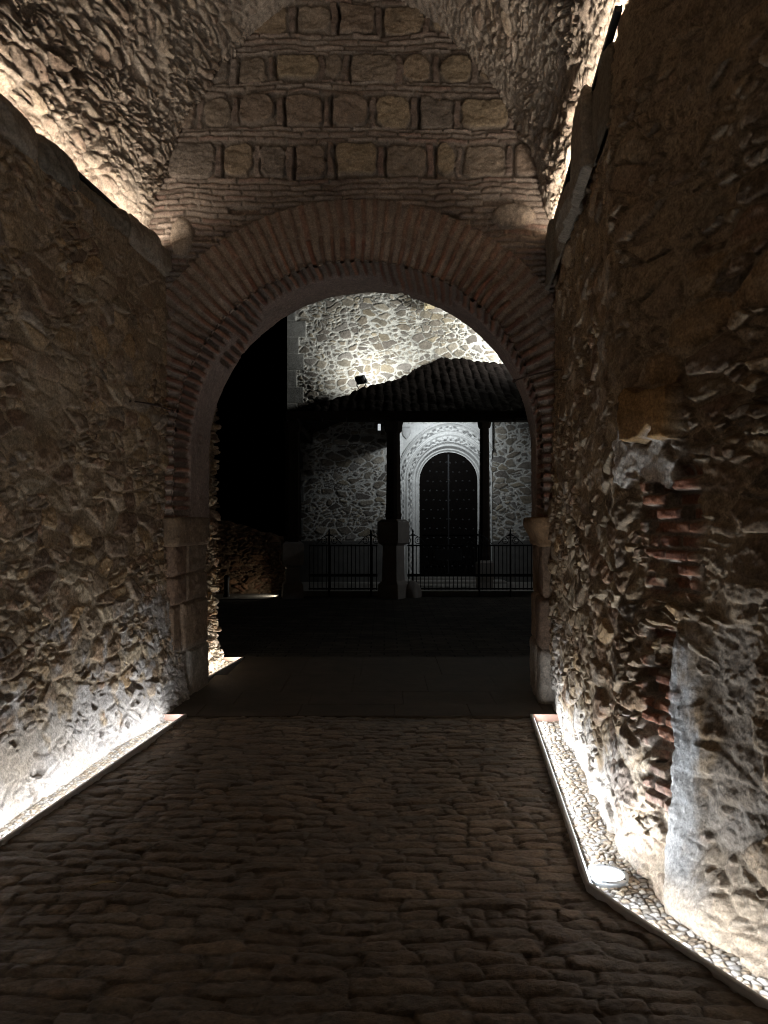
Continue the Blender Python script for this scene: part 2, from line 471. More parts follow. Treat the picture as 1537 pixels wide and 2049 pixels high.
# ------------------------------------------------------------------ gravel beds
def gravel(name, y0, y1, dy, nx, fl, fr, z, label, seed, cell=.03):
    ys = np.linspace(y0, y1, int((y1 - y0) / dy) + 1)
    t = np.linspace(0, 1, nx)
    xl, xr = fl(ys), fr(ys)
    X = xl[:, None] + (xr - xl)[:, None] * t[None, :]; Y = np.repeat(ys[:, None], nx, 1)
    w1 = fbm(X * 9, Y * 9, seed, 2) * .012; w2 = fbm(X * 9, Y * 9, seed + 1, 2) * .012
    e, i, j, dx, dy_ = voro((X + w1) / (cell * 1.25), (Y + w2) / cell, seed + 2, .8)
    r = hsh(i, j, seed + 3); r2 = hsh(i, j, seed + 4)
    rr = np.clip(e / .42, 0, 1)
    dome = np.sqrt(np.maximum(1 - (1 - rr) ** 2, 0))
    sc = cell / .03
    h = dome * (.008 + .009 * r2) * sc + ((hsh(i, j, seed + 5) - .5) * dx + (hsh(i, j, seed + 6) - .5) * dy_) * .010 * sc
    h = h + .010 * fbm(X * 3, Y * 3, seed + 7, 3)
    c = pick([(.42, .37, .31), (.52, .48, .43), (.34, .27, .20), (.46, .38, .28), (.30, .28, .26), (.56, .52, .47), (.40, .31, .22)], r) * (.8 + .4 * r2)[..., None]
    if cell <= .022: c = c * 1.35
    c = mixc(np.array((.13, .105, .08), f32) * (2. if cell <= .022 else 1.) * np.ones_like(c), c, sst(.03, .18, e))
    # soil along the wall
    soil = (1. if cell > .022 else .25) * sst(.62, .95, t[None, :] * np.ones_like(X) + .22 * fbm(X * 5, Y * 5, seed + 8, 3))
    c = mixc(c, np.array((.30, .235, .165), f32) * (1 + .3 * fbm(X * 30, Y * 30, seed + 9, 3))[..., None], soil * .85)
    h = h * (1 - .6 * soil) + soil * (.02 + .008 * fbm(X * 22, Y * 22, seed + 10, 3))
    o = grid(name, np.stack([X, Y, z + h], -1), M['gravel'], None, (0, 0, 0), c)
    return tag(o, label, 'gravel', kind='stuff')
gravel('gravel', 2.0, 6.40, .0055, 90, lambda y: kerb_r(y) + .004, lambda y: wall_r(y) + .10, -.058, 'lit pebble gravel between the steel edging and the right wall', 101)
gravel('gravel', -3.0, 2.0, .03, 20, lambda y: kerb_r(y) + .004, lambda y: wall_r(y) + .10, -.045, 'pebble gravel beside the wall behind the viewpoint', 103)
gravel('gravel', 3.2, 6.40, .006, 40, lambda y: kerb_l(y) - .004, lambda y: sh(-1.86, y), -.05, 'narrow lit gravel strip along the left wall', 107, .02)
gravel('gravel', -3.0, 3.2, .03, 10, lambda y: kerb_l(y) - .004, lambda y: sh(-1.86, y), -.05, 'narrow gravel strip along the left wall behind the viewpoint', 109, .05)
gravel('gravel', 7.75, 9.10, .008, 40, lambda y: sh(-1.93, y) + .0 * y, lambda y: sh(-2.32, y), -.045, 'small lit gravel patch beyond the left pier of the arch', 113, .028)

# ------------------------------------------------------------------ side walls
def pale_foot(u, z, seed, top=.9):
    """mask of a pale blotchy tone, denser towards the foot of the wall"""
    n = fbm(u * 1.7, z * 2.2, seed, 4) * .55 + fbm(u * 9, z * 9, seed + 4, 4) * .55
    return sst(-.12, .22, (top - z) / top * .75 + n - .22)

# left wall
ys_f = lambda p: .0068 if p[1] > 3.55 else .04
xy, nr, s = path([(sh(-1.947, -3.2), -3.2), (sh(-1.947, 7.05), 7.05)], ys_f, 0, -1)
zs = np.concatenate([np.arange(-.2, 3.86, .007)])
P, N = wall_base(xy, nr, zs)
U = np.repeat(s[:, None], len(zs), 1); Z = np.repeat(zs[None, :], len(s), 0)
h, c, st = rubble(U, Z, 200, .25, .14, .022, .55, .95, flush=.7)
h2, c2, _ = rubble(U, Z, 240, .17, .11, .03, .4, 1.2)
pl = pale_foot(U, Z, 260, .62 + .5 * sst(4.6, 6.6, P[..., 1]))
h = h * (1 - .45 * pl) + .006 * pl * fbm(U * 9, Z * 9, 262, 4) + pl * .008
hol = pl * sst(.44, .55, fbm(U * 8.5, Z * 9.5, 263, 2)); h = h - .055 * hol
c = mixc(c, PALE_TONE * (1 + .25 * fbm(U * 12, Z * 12, 270, 4))[..., None], pl * .8)
mid = sst(.1, .5, fbm(U * 1.1, Z * 1.3, 280, 3) + .35 * sst(2.2, 3.6, Z))     # mortar-smeared patches
h = h * (1 - .55 * mid) + mid * .012 * fbm(U * 3, Z * 3, 282, 4); c = mixc(c, np.array((.30, .225, .145), f32) * (1 + .25 * fbm(U * 8, Z * 8, 285, 4))[..., None], mid * .55)
off = .165 * np.exp(-np.maximum(Z, 0) / .5) - .02 + .03 * sst(2, 4, Z) + .035 * fbm(U * .8, Z * .8, 290, 2)
P = P + N * (h + off)[..., None]
lw = thing('rubble_wall', 'long straight rubble wall on the left, pale and blotchy along its lit foot', 'wall', (float(sh(-1.95, 3.5)), 3.5, 0))
grid('masonry', P, M['wall'], lw, col=c)

def coping(name, parent, xy, nr, s, z0, z1, seed, wob, notch, depth=.26, out=.055, lump=.07):
    prof = [(-.02, z0), (.3 * out, z0 + .02), (.8 * out, z0 + .07), (out, z0 + .14), (out * .95, z1 - .07), (out * .65, z1 - .025), (0, z1), (-.03, z1 - .02), (-.05, z1 - .12), (-depth, z1 - .14)]
    q = np.linspace(0, 1, 60); k = np.linspace(0, 1, len(prof))
    po = np.interp(q, k, [p[0] for p in prof]); pz = np.interp(q, k, [p[1] for p in prof])
    U = np.repeat(s[:, None], 60, 1); Q = np.repeat(q[None, :], len(s), 0)
    ln = .62
    b = U / ln + .35 * vn(U * 1.3, U * 0, seed); ib = np.floor(b); fb = b - ib
    dj = np.minimum(fb, 1 - fb) * ln
    r = hsh(ib, ib * 0, seed + 1); r2 = hsh(ib, ib * 0, seed + 2)
    h = lump * (r - .5) - .03 * np.exp(-dj / .02) + .030 * fbm(U * 3.4, Q * 2.4, seed + 3, 4) + .006 * fbm(U * 22, Q * 16, seed + 5, 4)
    zz = wob * (r2 - .5) * 1.2 + wob * .8 * fbm(U * 1.9, U * 0, seed + 4, 3) - notch(np.repeat(xy[:, None, 1], 60, 1))
    P = np.zeros((len(s), 60, 3))
    o_ = po[None, :] + h * sst(0, .1, Q)
    P[..., 0] = xy[:, None, 0] + nr[:, None, 0] * o_; P[..., 1] = xy[:, None, 1] + nr[:, None, 1] * o_
    P[..., 2] = pz[None, :] + zz * sst(.25, .6, Q) + h * .5 * sst(.4, .7, Q)
    c = pick([(.20, .165, .12), (.24, .20, .15), (.17, .145, .11), (.26, .21, .155)], r)
    c = c * (1 + .22 * fbm(U * 7, Q * 6, seed + 6, 4))[..., None]
    return grid(name, P, M['ashlar'], parent, col=c)
nl = lambda y: .05 * sst(5.15, 5.3, y) * (1 - sst(5.75, 5.95, y))
nrr = lambda y: .33 * sst(4.75, 4.95, y) * (1 - sst(6.05, 6.2, y))
xyc, nrc, sc_ = path([(sh(-1.925, -3.2), -3.2), (sh(-1.925, 6.86), 6.86)], lambda p: .011 if p[1] > 3.3 else .05, 0, -1)
coping('coping', lw, xyc, nrc, sc_, 3.78, 4.03, 300, .018, nl, .26, .045, .03)

# right wall with its splay towards the viewer
xy, nr, s = path(WR, lambda p: .0068 if 2.35 < p[1] else .04, .13, -1)
nr = nr.copy()
zs = np.arange(-.2, 4.16, .007)
P, N = wall_base(xy, nr, zs)
Yw = P[..., 1]; U = np.repeat(s[:, None], len(zs), 1); Z = P[..., 2]
h, c, st = rubble(U, Z, 400, .27, .14, .029, .62, 1.0, flush=.62)
wu = .05 * fbm(U * 7, Z * 7, 431, 3); wz = .04 * fbm(U * 8, Z * 8, 432, 3)
D = Yw + wu; ZZ = Z + wz
lit_plaster = sst(.0, .45, fbm(U * 1.2, Z * 1.1, 440, 3) + .5 * sst(1.7, 3.0, Z) - .05)
h = h * (1 - .2 * lit_plaster) + lit_plaster * .02 * fbm(U * 2.6, Z * 2.6, 441, 4)
c = mixc(c, np.array((.37, .278, .185), f32) * (1 + .35 * fbm(U * 6, Z * 6, 442, 5))[..., None], lit_plaster * .6)  # plaster patches, colour raised in place of light bounced from the ledge lamps
def boxm(d0, d1, z0, z1, e=.03): return sst(d0 - e, d0 + e, D) * (1 - sst(d1 - e, d1 + e, D)) * sst(z0 - e, z0 + e, ZZ) * (1 - sst(z1 - e, z1 + e, ZZ))
# brick patches
def bricks(u, v, cw, ch, seed, mo=.012, wob=.01):
    v = v + wob * fbm(u * 3, v * 2, seed, 3)
    rr = np.floor(v / ch); fv = v - rr * ch
    uu = u + cw * (.5 * (rr % 2) + .35 * hsh(rr, rr * 0, seed + 1)) + .15 * cw * fbm(u * 2, rr * 3.3, seed + 7, 1)
    cc = np.floor(uu / cw); fu = uu - cc * cw
    d = np.minimum(np.minimum(fu, cw - fu), np.minimum(fv, ch - fv)) + .004 * fbm(u * 40, v * 40, seed + 2, 3)
    b = sst(mo * .3, mo, d)
    r = hsh(cc, rr, seed + 3); r2 = hsh(cc, rr, seed + 4)
    return b, r, r2
BR = [(.25, .115, .07), (.29, .14, .085), (.215, .095, .06), (.24, .13, .085), (.20, .11, .075)]
bm = np.maximum(boxm(3.26, 3.60, 1.28, 1.86), boxm(3.36, 3.62, .30, 1.10)) * sst(-.25, .0, fbm(U * 5, Z * 6, 450, 3) + .22)
b_, r_, r2_ = bricks(U, Z, .15, .062, 455, .014)
hb = .018 + .030 * b_ * (.4 + r2_) + .01 * fbm(U * 20, Z * 20, 458, 3)
lost = r_ > .6
hb = np.where(lost, -.035, hb)
cbk = mixc(np.array((.36, .30, .24), f32) * np.ones_like(c), pick([(.34, .15, .085), (.38, .185, .11), (.29, .125, .075), (.33, .18, .115)], r_) * (.75 + .5 * r2_)[..., None], b_)
h = h + (hb - h) * bm; c = mixc(c, cbk, bm)
# large projecting block, white mortar below it
k = boxm(3.34, 3.63, 1.985, 2.20, .008)
h = h + k * (.125 - .10 * (Z - 1.985) + .008 * fbm(U * 9, Z * 5, 461, 4) - h); c = mixc(c, np.array((.40, .235, .095), f32) * (1 + .3 * fbm(U * 9, Z * 4, 460, 4))[..., None], k)
wm = sst(.48, .64, boxm(3.34, 3.80, 1.76, 1.985, .09) * .85 + .75 * fbm(U * 9, Z * 11, 462, 5))
c = mixc(c, np.array((.60, .55, .49), f32) * (1 + .2 * fbm(U * 30, Z * 30, 463, 3))[..., None], wm * .9); h = h + wm * (.05 + .02 * fbm(U * 14, Z * 14, 464, 4) - h) * .8
# pale lime run down the splay, ending in a skirt
lft = 3.395 + .02 * fbm(Z * 14, Z * 0 + 3, 476, 3) + .012 * np.sin(Z * 9) - .05 * sst(.35, -.05, Z) + .02 * fbm(Z * 6, Z * 0, 473, 3)     # crisp far edge
wd = .16 + .12 * sst(.45, -.05, Z)
t_ = (lft - Yw) / wd
run = sst(-.05, .03, t_) * (1 - sst(.45, 1.25, t_ + .30 * fbm(U * 24, Z * 9, 469, 4))) * (1 - sst(1.02, 1.30, ZZ))
h = h + sst(-.06, .02, t_) * (1 - sst(.6, 1.5, t_)) * (1 - sst(1.0, 1.3, ZZ)) * (.058 - .02 * t_ + .010 * fbm(U * 9, Z * 2, 470, 3) + .0035 * fbm(U * 60, Z * 22, 471, 4) - h) * .9
run = run * (1 - .75 * sst(.16, .02, Z))
c = mixc(c, np.array((.54, .54, .54), f32) * (1 + .2 * fbm(U * 50, Z * 14, 472, 5))[..., None], run * .95 * sst(1.35, .7, Z + .3 * fbm(U * 30, Z * 14, 474, 3)))
# dark coarse face to the right of the run
dk = sst(.40, .62, boxm(2.90, 3.22, .30, 1.22, .16) + .55 * fbm(U * 6, Z * 6, 479, 5))
h = h * (1 - .72 * dk) + dk * (.008 + .011 * fbm(U * 14, Z * 18, 480, 6))
c = mixc(c, np.array((.27, .222, .175), f32) * (1 + .3 * fbm(U * 30, Z * 30, 481, 4))[..., None], dk * .8)
pl = pale_foot(U, Z, 490, .62) * (.4 + .6 * sst(3.6, 4.2, Yw))
c = mixc(c, np.array((.50, .45, .40), f32) * (1 + .2 * fbm(U * 12, Z * 12, 491, 4))[..., None], pl * .8)
warm = sst(.45, .1, Z) * sst(3.75, 3.5, Yw) * (1 - run)
c = mixc(c, np.array((.40, .31, .22), f32) * (1 + .3 * fbm(U * 18, Z * 18, 492, 4))[..., None], warm * .55)
skirt = .07 * np.exp(-np.maximum(Z, 0) / .18) * sst(3.75, 3.3, Yw)
off_in = -.03 * sst(3.6, 4.2, Yw)
boul = np.exp(-(((D - 3.22) / .16) ** 2 + ((Z - .04) / .13) ** 2)) * .05
off = skirt + off_in + boul + .04 * fbm(U * .9, Z * .9, 495, 2) - .02 - .05 * sst(2.6, 4, Z) * 0
P = P + N * (h + off)[..., None]
rw = thing('rubble_wall', 'rubble wall on the right that turns outward, with brick patches and a white lime run', 'wall', (float(wall_r(4.0)), 4.0, 0))
grid('masonry', P, M['wall'], rw, col=c, mask=(Z < 4.07 - .29 * (Yw > 4.75) * (Yw < 6.2)) | (Yw < 3.85))
xyc, nrc, sc_ = path([(sh(1.45, 6.86), 6.86), (sh(1.45, 3.95), 3.95), (sh(1.45, 3.95) + .25, 3.85)], .011, .05, -1)
coping('coping', rw, xyc, nrc, sc_, 3.66, 4.14, 330, .05, nrr, .20, .012, .085)

# ------------------------------------------------------------------ vault
prof = [(1.80, 3.86), (1.77, 4.05), (1.73, 4.29), (1.63, 4.78), (1.45, 5.20), (1.15, 5.68), (.88, 5.95), (.5, 6.25), (.2, 6.42), (0, 6.46)]
full = [(-a, b) for a, b in prof] + [(a, b) for a, b in prof[::-1][1:]]
full = np.array(full); L = np.concatenate([[0], np.cumsum(np.linalg.norm(np.diff(full, axis=0), axis=1))])
nt_ = 640; tt = np.linspace(0, L[-1], nt_)
px_ = np.interp(tt, L, full[:, 0]); pz_ = np.interp(tt, L, full[:, 1])
ker = np.hanning(41); ker /= ker.sum()
def smo(a):
    e = np.concatenate([2 * a[0] - a[1:21][::-1], a, 2 * a[-1] - a[-21:-1][::-1]]); return np.convolve(e, ker, 'valid')
px_, pz_ = smo(px_), smo(pz_)
yv = np.concatenate([np.arange(-3.2, 3.9, .05), np.arange(3.9, 7.0, .0092)])
xc = -.3 + K * (yv - GY)
sr = (wall_r(yv) - xc) / 1.77
P = np.zeros((len(yv), nt_, 3))
und = .04 * sst(4.45, 4.2, pz_)
qx = px_ + np.sign(px_) * (und * np.where(px_ > 0, 1.0, .6) + .06)
P[..., 0] = xc[:, None] + np.where(qx[None, :] > 0, qx[None, :] * sr[:, None], qx[None, :])
P[..., 1] = yv[:, None]; P[..., 2] = pz_[None, :]
N = normals(P, 1)
ctrv = np.array([0, 0, 4.2]); 
sg = np.sign(np.sum(N * (ctrv - P), -1).mean()); N = N * sg
U = np.repeat(yv[:, None], nt_, 1); Vv = np.repeat(tt[None, :], len(yv), 0)
h, c, st = rubble(U * .85 + 3, Vv, 500, .19, .082, .040, .40, 1.6, [(.33, .25, .175), (.38, .30, .22), (.27, .20, .14), (.42, .33, .25), (.30, .225, .165), (.24, .17, .12)], np.array((.37, .30, .23), f32), .2)
flat = sst(.05, .4, fbm(U * .9, Vv * .9, 525, 3))
h = h * (1 - .55 * flat); c = mixc(c, np.array((.36, .295, .23), f32) * (1 + .25 * fbm(U * 9, Vv * 9, 526, 5))[..., None], flat * .6)
crown = sst(1.3, .55, np.abs(px_))[None, :] * np.ones_like(U)
h = h + .012 * (ridged(U * 7, Vv * 26, 520, 4) - .5) * (1 - crown)
h = h * (1 - .6 * crown)
c = mixc(c, np.array((.33, .27, .215), f32) * (1 + .22 * fbm(U * 7, Vv * 7, 530, 4))[..., None], crown * .7)
h = h * (1 - .7 * sst(4.4, 4.15, pz_))[None, :]
P = P + N * (h + .03 * fbm(U * .9, Vv * .9, 540, 2))[..., None]
va = grid('barrel_vault', P, M['vault'], None, (float(xc[0]), 3.5, 3.86), c)
tag(va, 'rough stone barrel vault over the passage, lit from both ledges', 'vault')

# ------------------------------------------------------------------ gate wall with the brick arch
cx, cz, R0, R1 = -.227, 2.289, 1.64, 2.19
gw = thing('brick_gateway', 'brick and stone gate wall with a round brick arch closing the vaulted passage', 'gateway', (cx, GY, 0))
# facade
xs = np.arange(-2.35, 1.95, .0075); zs = np.arange(2.1, 6.9, .0075)
X = np.repeat(xs[:, None], len(zs), 1); Z = np.repeat(zs[None, :], len(xs), 0)
wz = .046 * fbm(X * 1.5, Z * 1.5, 600, 3) + .011 * fbm(X * 6, Z * 8, 601, 3)
zb = Z + wz
b_, r_, r2_ = bricks(X, zb, .27, .052, 605, .015, .012)
sm = sst(-.2, .35, fbm(X * 2.1, Z * 3.2, 604, 4))          # mortar smeared over the courses
b_ = b_ * (1 - .55 * sm * sst(.35, .6, r2_))
h = -.006 + b_ * (.010 + .026 * r2_) + .008 * sm
lst = (r_ > .965); h = np.where(lst, -.03, h)
GBR = [(.235, .17, .13), (.265, .198, .152), (.20, .142, .108), (.25, .16, .12), (.285, .222, .175), (.22, .155, .115)]
GM = np.array((.25, .198, .152), f32)
cb = pick(GBR, r_) * (.85 + .35 * r2_)[..., None]
c = mixc(GM * np.ones_like(cb), cb, b_)
for k, (z0, z1) in enumerate(((4.67, 4.985), (5.12, 5.41), (5.53, 5.80), (5.97, 6.24), (6.40, 6.68))):
    cw = .385
    uu = X / cw + .35 * k + .30 * vn(X * 1.1, X * 0 + k, 620 + k) + .05 * fbm(Z * 9, X * 3, 621 + k, 2)
    def bnd(i): return i + .52 * (hsh(i, i * 0 + k, 630) - .5)
    i = np.floor(uu); i = np.where(uu < bnd(i), i - 1, i); i = np.where(uu >= bnd(i + 1), i + 1, i)
    r = hsh(i, i * 0 + k, 640); r2 = hsh(i, i * 0 + k, 641); r3 = hsh(i, i * 0 + k, 642)
    du0 = (uu - bnd(i)) * cw; du1 = (bnd(i + 1) - uu) * cw
    q0 = hsh(i, i * 0 + k, 647); q1 = hsh(i, i * 0 + k, 648)
    zB0, zB1 = z0, z1
    z0 = z0 + .045 * (q0 - .35); z1 = z1 - .045 * (q1 - .35)
    inband = (zb > zB0) & (zb < zB1)
    vb = du0 < .068                                            # the upright brick beside each stone
    de = np.minimum(np.minimum(np.where(vb, np.minimum(du0, .068 - du0), du0 - .068), np.where(vb, 1., du1)), np.minimum(zb - z0, z1 - zb))
    # rounded stone corners
    hx = np.minimum(du0 - .068, du1); hz = np.minimum(zb - z0, z1 - zb)
    rc = .05 + .08 * r3
    cor = np.where((hx < rc) & (hz < rc), rc - np.sqrt(np.maximum((rc - hx) ** 2 + (rc - hz) ** 2, 0)), np.minimum(hx, hz))
    de = np.where(vb, de, cor) + .020 * fbm(X * 8, Z * 9, 650 + k, 4)
    st = sst(.0, .016, de)
    hs = np.where(vb, .006 + .026 * r2, .016 + .036 * r2 - .004 * np.exp(-np.maximum(de, 0) / .02) + .016 * fbm(X * 6, Z * 8, 655, 4) + .10 * (r3 - .5) * (Z - (z0 + z1) / 2) + .06 * (r - .5) * (hx - .15))
    gap = (hsh(i, i * 0 + k, 646) > .7) & (du0 > .068) & (du0 < .095)
    hk = np.where(gap, -.045, -.012 + (hs + .012) * st)
    cs = np.where(vb[..., None], pick(GBR, r) * .95, pick([(.24, .182, .13), (.275, .20, .13), (.205, .16, .122), (.29, .215, .135), (.225, .162, .115)], r2))
    cs = cs * (1 + .25 * fbm(X * 9, Z * 11, 660, 4))[..., None]
    ck = mixc(GM * .9 * np.ones_like(cs), cs, st)
    h = np.where(inband, hk, h); c = np.where(inband[..., None], ck, c)
h = h + .013 * fbm(X * 11, Z * 15, 670, 4) + .004 * fbm(X * 45, Z * 55, 671, 3) + .02 * fbm(X * 1.2, Z * 1.2, 672, 3)
# one big boulder let into the right haunch
bo = (((X - 1.15) / .19) ** 2 + ((Z - 4.33) / .115) ** 2) + .22 * fbm(X * 5, Z * 5, 674, 3)
bs = sst(1.15, .85, bo + .12 * fbm(X * 8, Z * 8, 675, 3))
h = h + bs * (.03 + .05 * np.sqrt(np.clip(1 - bo, 0, 1)) + .014 * fbm(X * 14, Z * 14, 677, 4) - h); c = mixc(c, np.array((.30, .235, .175), f32) * (1 + .2 * fbm(X * 20, Z * 20, 676, 4))[..., None], bs)
ring_gap = np.exp(-(((X - .87) / .10) ** 2 + ((Z - 4.21) / .12) ** 2) * 2.) * .0
bo = (((X + 1.80) / .10) ** 2 + ((Z - 4.14) / .17) ** 2) + .25 * fbm(X * 6, Z * 6, 678, 3)
bs = sst(1.15, .85, bo)
h = h + bs * (.02 + .045 * np.sqrt(np.clip(1 - bo, 0, 1)) + .014 * fbm(X * 14, Z * 14, 679, 4) - h); c = mixc(c, np.array((.29, .225, .165), f32) * np.ones_like(c), bs)
c = .86 * c * (1 + .28 * fbm(X * 2, Z * 2, 680, 4))[..., None]
rad = np.hypot(X - cx, Z - cz)
mask = (rad > R1 - .03) & ((Z > cz - .05) | (np.abs(X - cx) > R1 - .03))
P = np.stack([X, GY + .004 - h, Z], -1)
grid('facade', P, M['gate'], gw, col=c, mask=mask)
# U-shaped ring: jamb - arch - jamb.  s runs from the right jamb foot over the crown to the left
zj = 1.64
Lj = cz - zj; La = math.pi * 1.75
def Upt(S, r):
    """S metres along the ring (measured at r=1.75), r radius -> x, z"""
    th = np.clip((S - Lj) / 1.75, 0, math.pi)
    x = cx + r * np.cos(th); z = cz + r * np.sin(th)
    z = z + np.where(S < Lj, S - Lj, 0) + np.where(S > Lj + La, -(S - Lj - La), 0)
    return x, z
ss = np.linspace(0, 2 * Lj + La, 780); rs = np.linspace(R0, R1, 72)
S = np.repeat(ss[:, None], len(rs), 1); RR = np.repeat(rs[None, :], len(ss), 0)
def vous(S, T, seed, pitch=.088):
    """bricks laid across the ring; T = coordinate along each brick"""
    q = S / pitch + .22 * fbm(S * 2.3, T * 1.1, seed, 2) + .12 * fbm(S * 6, T * 5, seed + 1, 2)
    i = np.floor(q); fq = (q - i)
    wb = .50 + .16 * (hsh(i, i * 0, seed + 2) - .5)              # brick share of the pitch
    d = np.minimum(fq, wb - fq) * pitch
    b = sst(-.002, .008, d + .004 * fbm(S * 30, T * 30, seed + 5, 3))
    return b, hsh(i, i * 0, seed + 3), hsh(i, i * 0, seed + 4), i
b_, r_, r2_, i_ = vous(S, RR, 700)
spl = R0 + .26 + .07 * (hsh(i_, i_ * 0, 706) - .5) + .10 * (hsh(i_, i_ * 0, 707) > .5)
cut = 1 - np.exp(-np.abs(RR - spl) / .008)
b_ = b_ * cut
inner = sst(R0 + .30, R0 + .12, RR + .05 * fbm(S * 4, RR * 4, 709, 3))
hh = -.012 + b_ * (.020 + .020 * r2_)
fill = sst(-.1, .4, fbm(S * 1.6, RR * 2.6, 710, 4) + .9 * (1 - inner) - .15)   # outer half smeared with mortar
hh = hh * (1 - .45 * fill) + .006 * fbm(S * 14, RR * 14, 711, 4) + .003 * fbm(S * 50, RR * 50, 712, 3) + .02 * fbm(S * .9, RR * .9, 713, 2)
cm = np.array((.33, .26, .20), f32) * (1 + .25 * fbm(S * 9, RR * 6, 714, 3))[..., None]
cm = mixc(np.array((.25, .19, .14), f32) * np.ones_like(cm), cm, inner * sst(-.3, .2, fbm(S * 3, RR * 2, 717, 2)))
cbk = pick(BR + [(.19, .115, .08)], r_) * (.55 + .42 * r2_)[..., None]
cbk = mixc(cbk, np.array((.245, .165, .115), f32) * np.ones_like(cbk), fill * .55)
c = mixc(cm, cbk, b_) * (1 + .2 * fbm(S * 12, RR * 12, 715, 4))[..., None]
# ragged arris
rag = .016 * fbm(S * 9, S * 0, 716, 3) * sst(R0 + .06, R0, RR)
x, z = Upt(S, RR + rag)
P = np.stack([x, GY - .022 - hh, z], -1)
oa = grid('brick_arch', P, M['gate'], gw, col=c)
# soffit of the arch (two bands: open brickwork, then plaster)
ys = np.linspace(GY - .03, GB, 92)
S = np.repeat(ss[:, None], len(ys), 1); Y = np.repeat(ys[None, :], len(ss), 0)
b_, r_, r2_, i_ = vous(S, Y, 700)
band = sst(7.12, 7.17, Y + .03 * fbm(S * 3, S * 0, 720, 3))
bare = sst(.12, .3, fbm(S * 1.1, Y * 1.1, 721, 3) - .18)
hb = -.012 + b_ * (.016 + .02 * r2_) + .005 * fbm(S * 25, Y * 25, 722, 3)
hp = .030 + .008 * fbm(S * 7, Y * 7, 723, 4) + .003 * fbm(S * 40, Y * 40, 724, 3)
hh = hb + (hp - hb) * band * (1 - bare)
cb = mixc(np.array((.20, .15, .115), f32) * np.ones((*S.shape, 3), f32), pick(BR, r_) * (.7 + .4 * r2_)[..., None], b_)
cp = np.array((.26, .192, .155), f32) * (1 + .2 * fbm(S * 8, Y * 8, 725, 4))[..., None]
c = mixc(cb, cp, band * (1 - bare))
rag = .016 * fbm(S * 9, S * 0, 716, 3) * sst(GY + .06, GY, Y)
x, z = Upt(S, R0 - hh + rag)
P = np.stack([x + K * (Y - GY), Y, z], -1)
grid('soffit', P, M['gate'], oa, col=c)
# rear face
xs = np.arange(-3.0, 2.6, .03); zs = np.arange(0, 6.9, .03)
X = np.repeat(xs[:, None], len(zs), 1); Z = np.repeat(zs[None, :], len(xs), 0)
h, c, _ = rubble(X, Z, 730, .3, .2, .03)
rad = np.hypot(X - cx - .09, Z - cz)
mask = (rad > R0 - .01) & ((Z > cz) | (np.abs(X - cx - .09) > R0 + .04))
grid('rear_face', np.stack([X, GB - .01 + h * .2, Z], -1), M['gate'], gw, col=c, mask=mask)

# piers and imposts
def pier(side, xf, seed, outs, label=None):
    """side -1 left, +1 right; xf the front corner"""
    dx = K * (GB - GY)
    pts = [(xf + side * .55, GY - .03), (xf, GY - .03), (xf + dx, GB), (xf + dx + side * .5, GB)]
    xy, nr, s = path(pts, .009, .055, 1 if side > 0 else -1)
    # make the normal face the camera / opening
    mid = np.argmin(np.abs(s - .2)); 
    if nr[mid, 1] > 0: nr = -nr
    zs = np.arange(-.05, 1.385, .009)
    P, N = wall_base(xy, nr, zs)
    U = np.repeat(s[:, None], len(zs), 1); Z = P[..., 2]
    edges = np.array(outs)
    zz = Z + .012 * fbm(U * 2, Z * 2, seed, 3)
    k = np.searchsorted(edges, zz) 
    lo = np.concatenate([[-.1], edges]); hi = np.concatenate([edges, [9]])
    d = np.minimum(zz - lo[k], hi[k] - zz)
    # vertical joint in the reveal
    vj = .55 + .30 + .25 * (hsh(k.astype(f32), k * 0., seed + 1) - .5)
    d = np.minimum(d, np.abs(U - vj))
    d = np.maximum(d + .004 * fbm(U * 20, Z * 20, seed + 2, 3), 0)
    blk = k * 2 + (U > vj)
    r = hsh(blk.astype(f32), blk * 0., seed + 3); r2 = hsh(blk.astype(f32), blk * 0., seed + 4)
    h = .05 * (r - .5) - .035 * np.exp(-d / .012) + .018 * fbm(U * 4, Z * 4, seed + 5, 4) + .006 * fbm(U * 20, Z * 20, seed + 6, 4) + .002 * fbm(U * 70, Z * 70, seed + 7, 2)
    c = pick([(.20, .13, .082), (.17, .105, .066), (.225, .155, .10), (.155, .10, .066)], r) * (.85 + .3 * r2)[..., None]
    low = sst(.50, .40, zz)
    c = mixc(c, np.array((.40, .35, .29), f32) * np.ones_like(c), low * .75)  # lowest block paler; on the right this puts strip light into the colour
    c = c * (1 + .25 * fbm(U * 9, Z * 9, seed + 8, 5))[..., None]
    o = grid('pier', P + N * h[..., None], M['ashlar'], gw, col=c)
    if label: o['label'] = label
    # impost block
    zs = np.arange(1.375, 1.66, .009)
    P, N = wall_base(xy, nr, zs); U = np.repeat(s[:, None], len(zs), 1); Z = P[..., 2]
    t = (Z - 1.375) / .28
    pr = (.02 + .07 * sst(.15, .8, t)) if side > 0 else (.03 + .0 * t)
    fr = np.minimum(Z - 1.375, 1.655 - Z)
    h = pr - .03 * np.exp(-np.maximum(fr, 0) / .012) + .012 * fbm(U * 5, Z * 5, seed + 11, 4) + .005 * fbm(U * 24, Z * 24, seed + 12, 4)
    h = np.where(fr < .003, -.06, h)
    c = np.array((.19, .125, .074) if side < 0 else (.22, .13, .066), f32) * (1 + .25 * fbm(U * 8, Z * 8, seed + 13, 5))[..., None]
    grid('impost', P + N * h[..., None], M['ashlar'], gw, col=c)
pier(-1, -1.845, 760, [.42, .86, 1.12], 'ashlar pier with a paler lowest block')
pier(1, 1.385, 780, [.48, .92], 'ashlar pier with a lowest block coloured whitish as if lit')

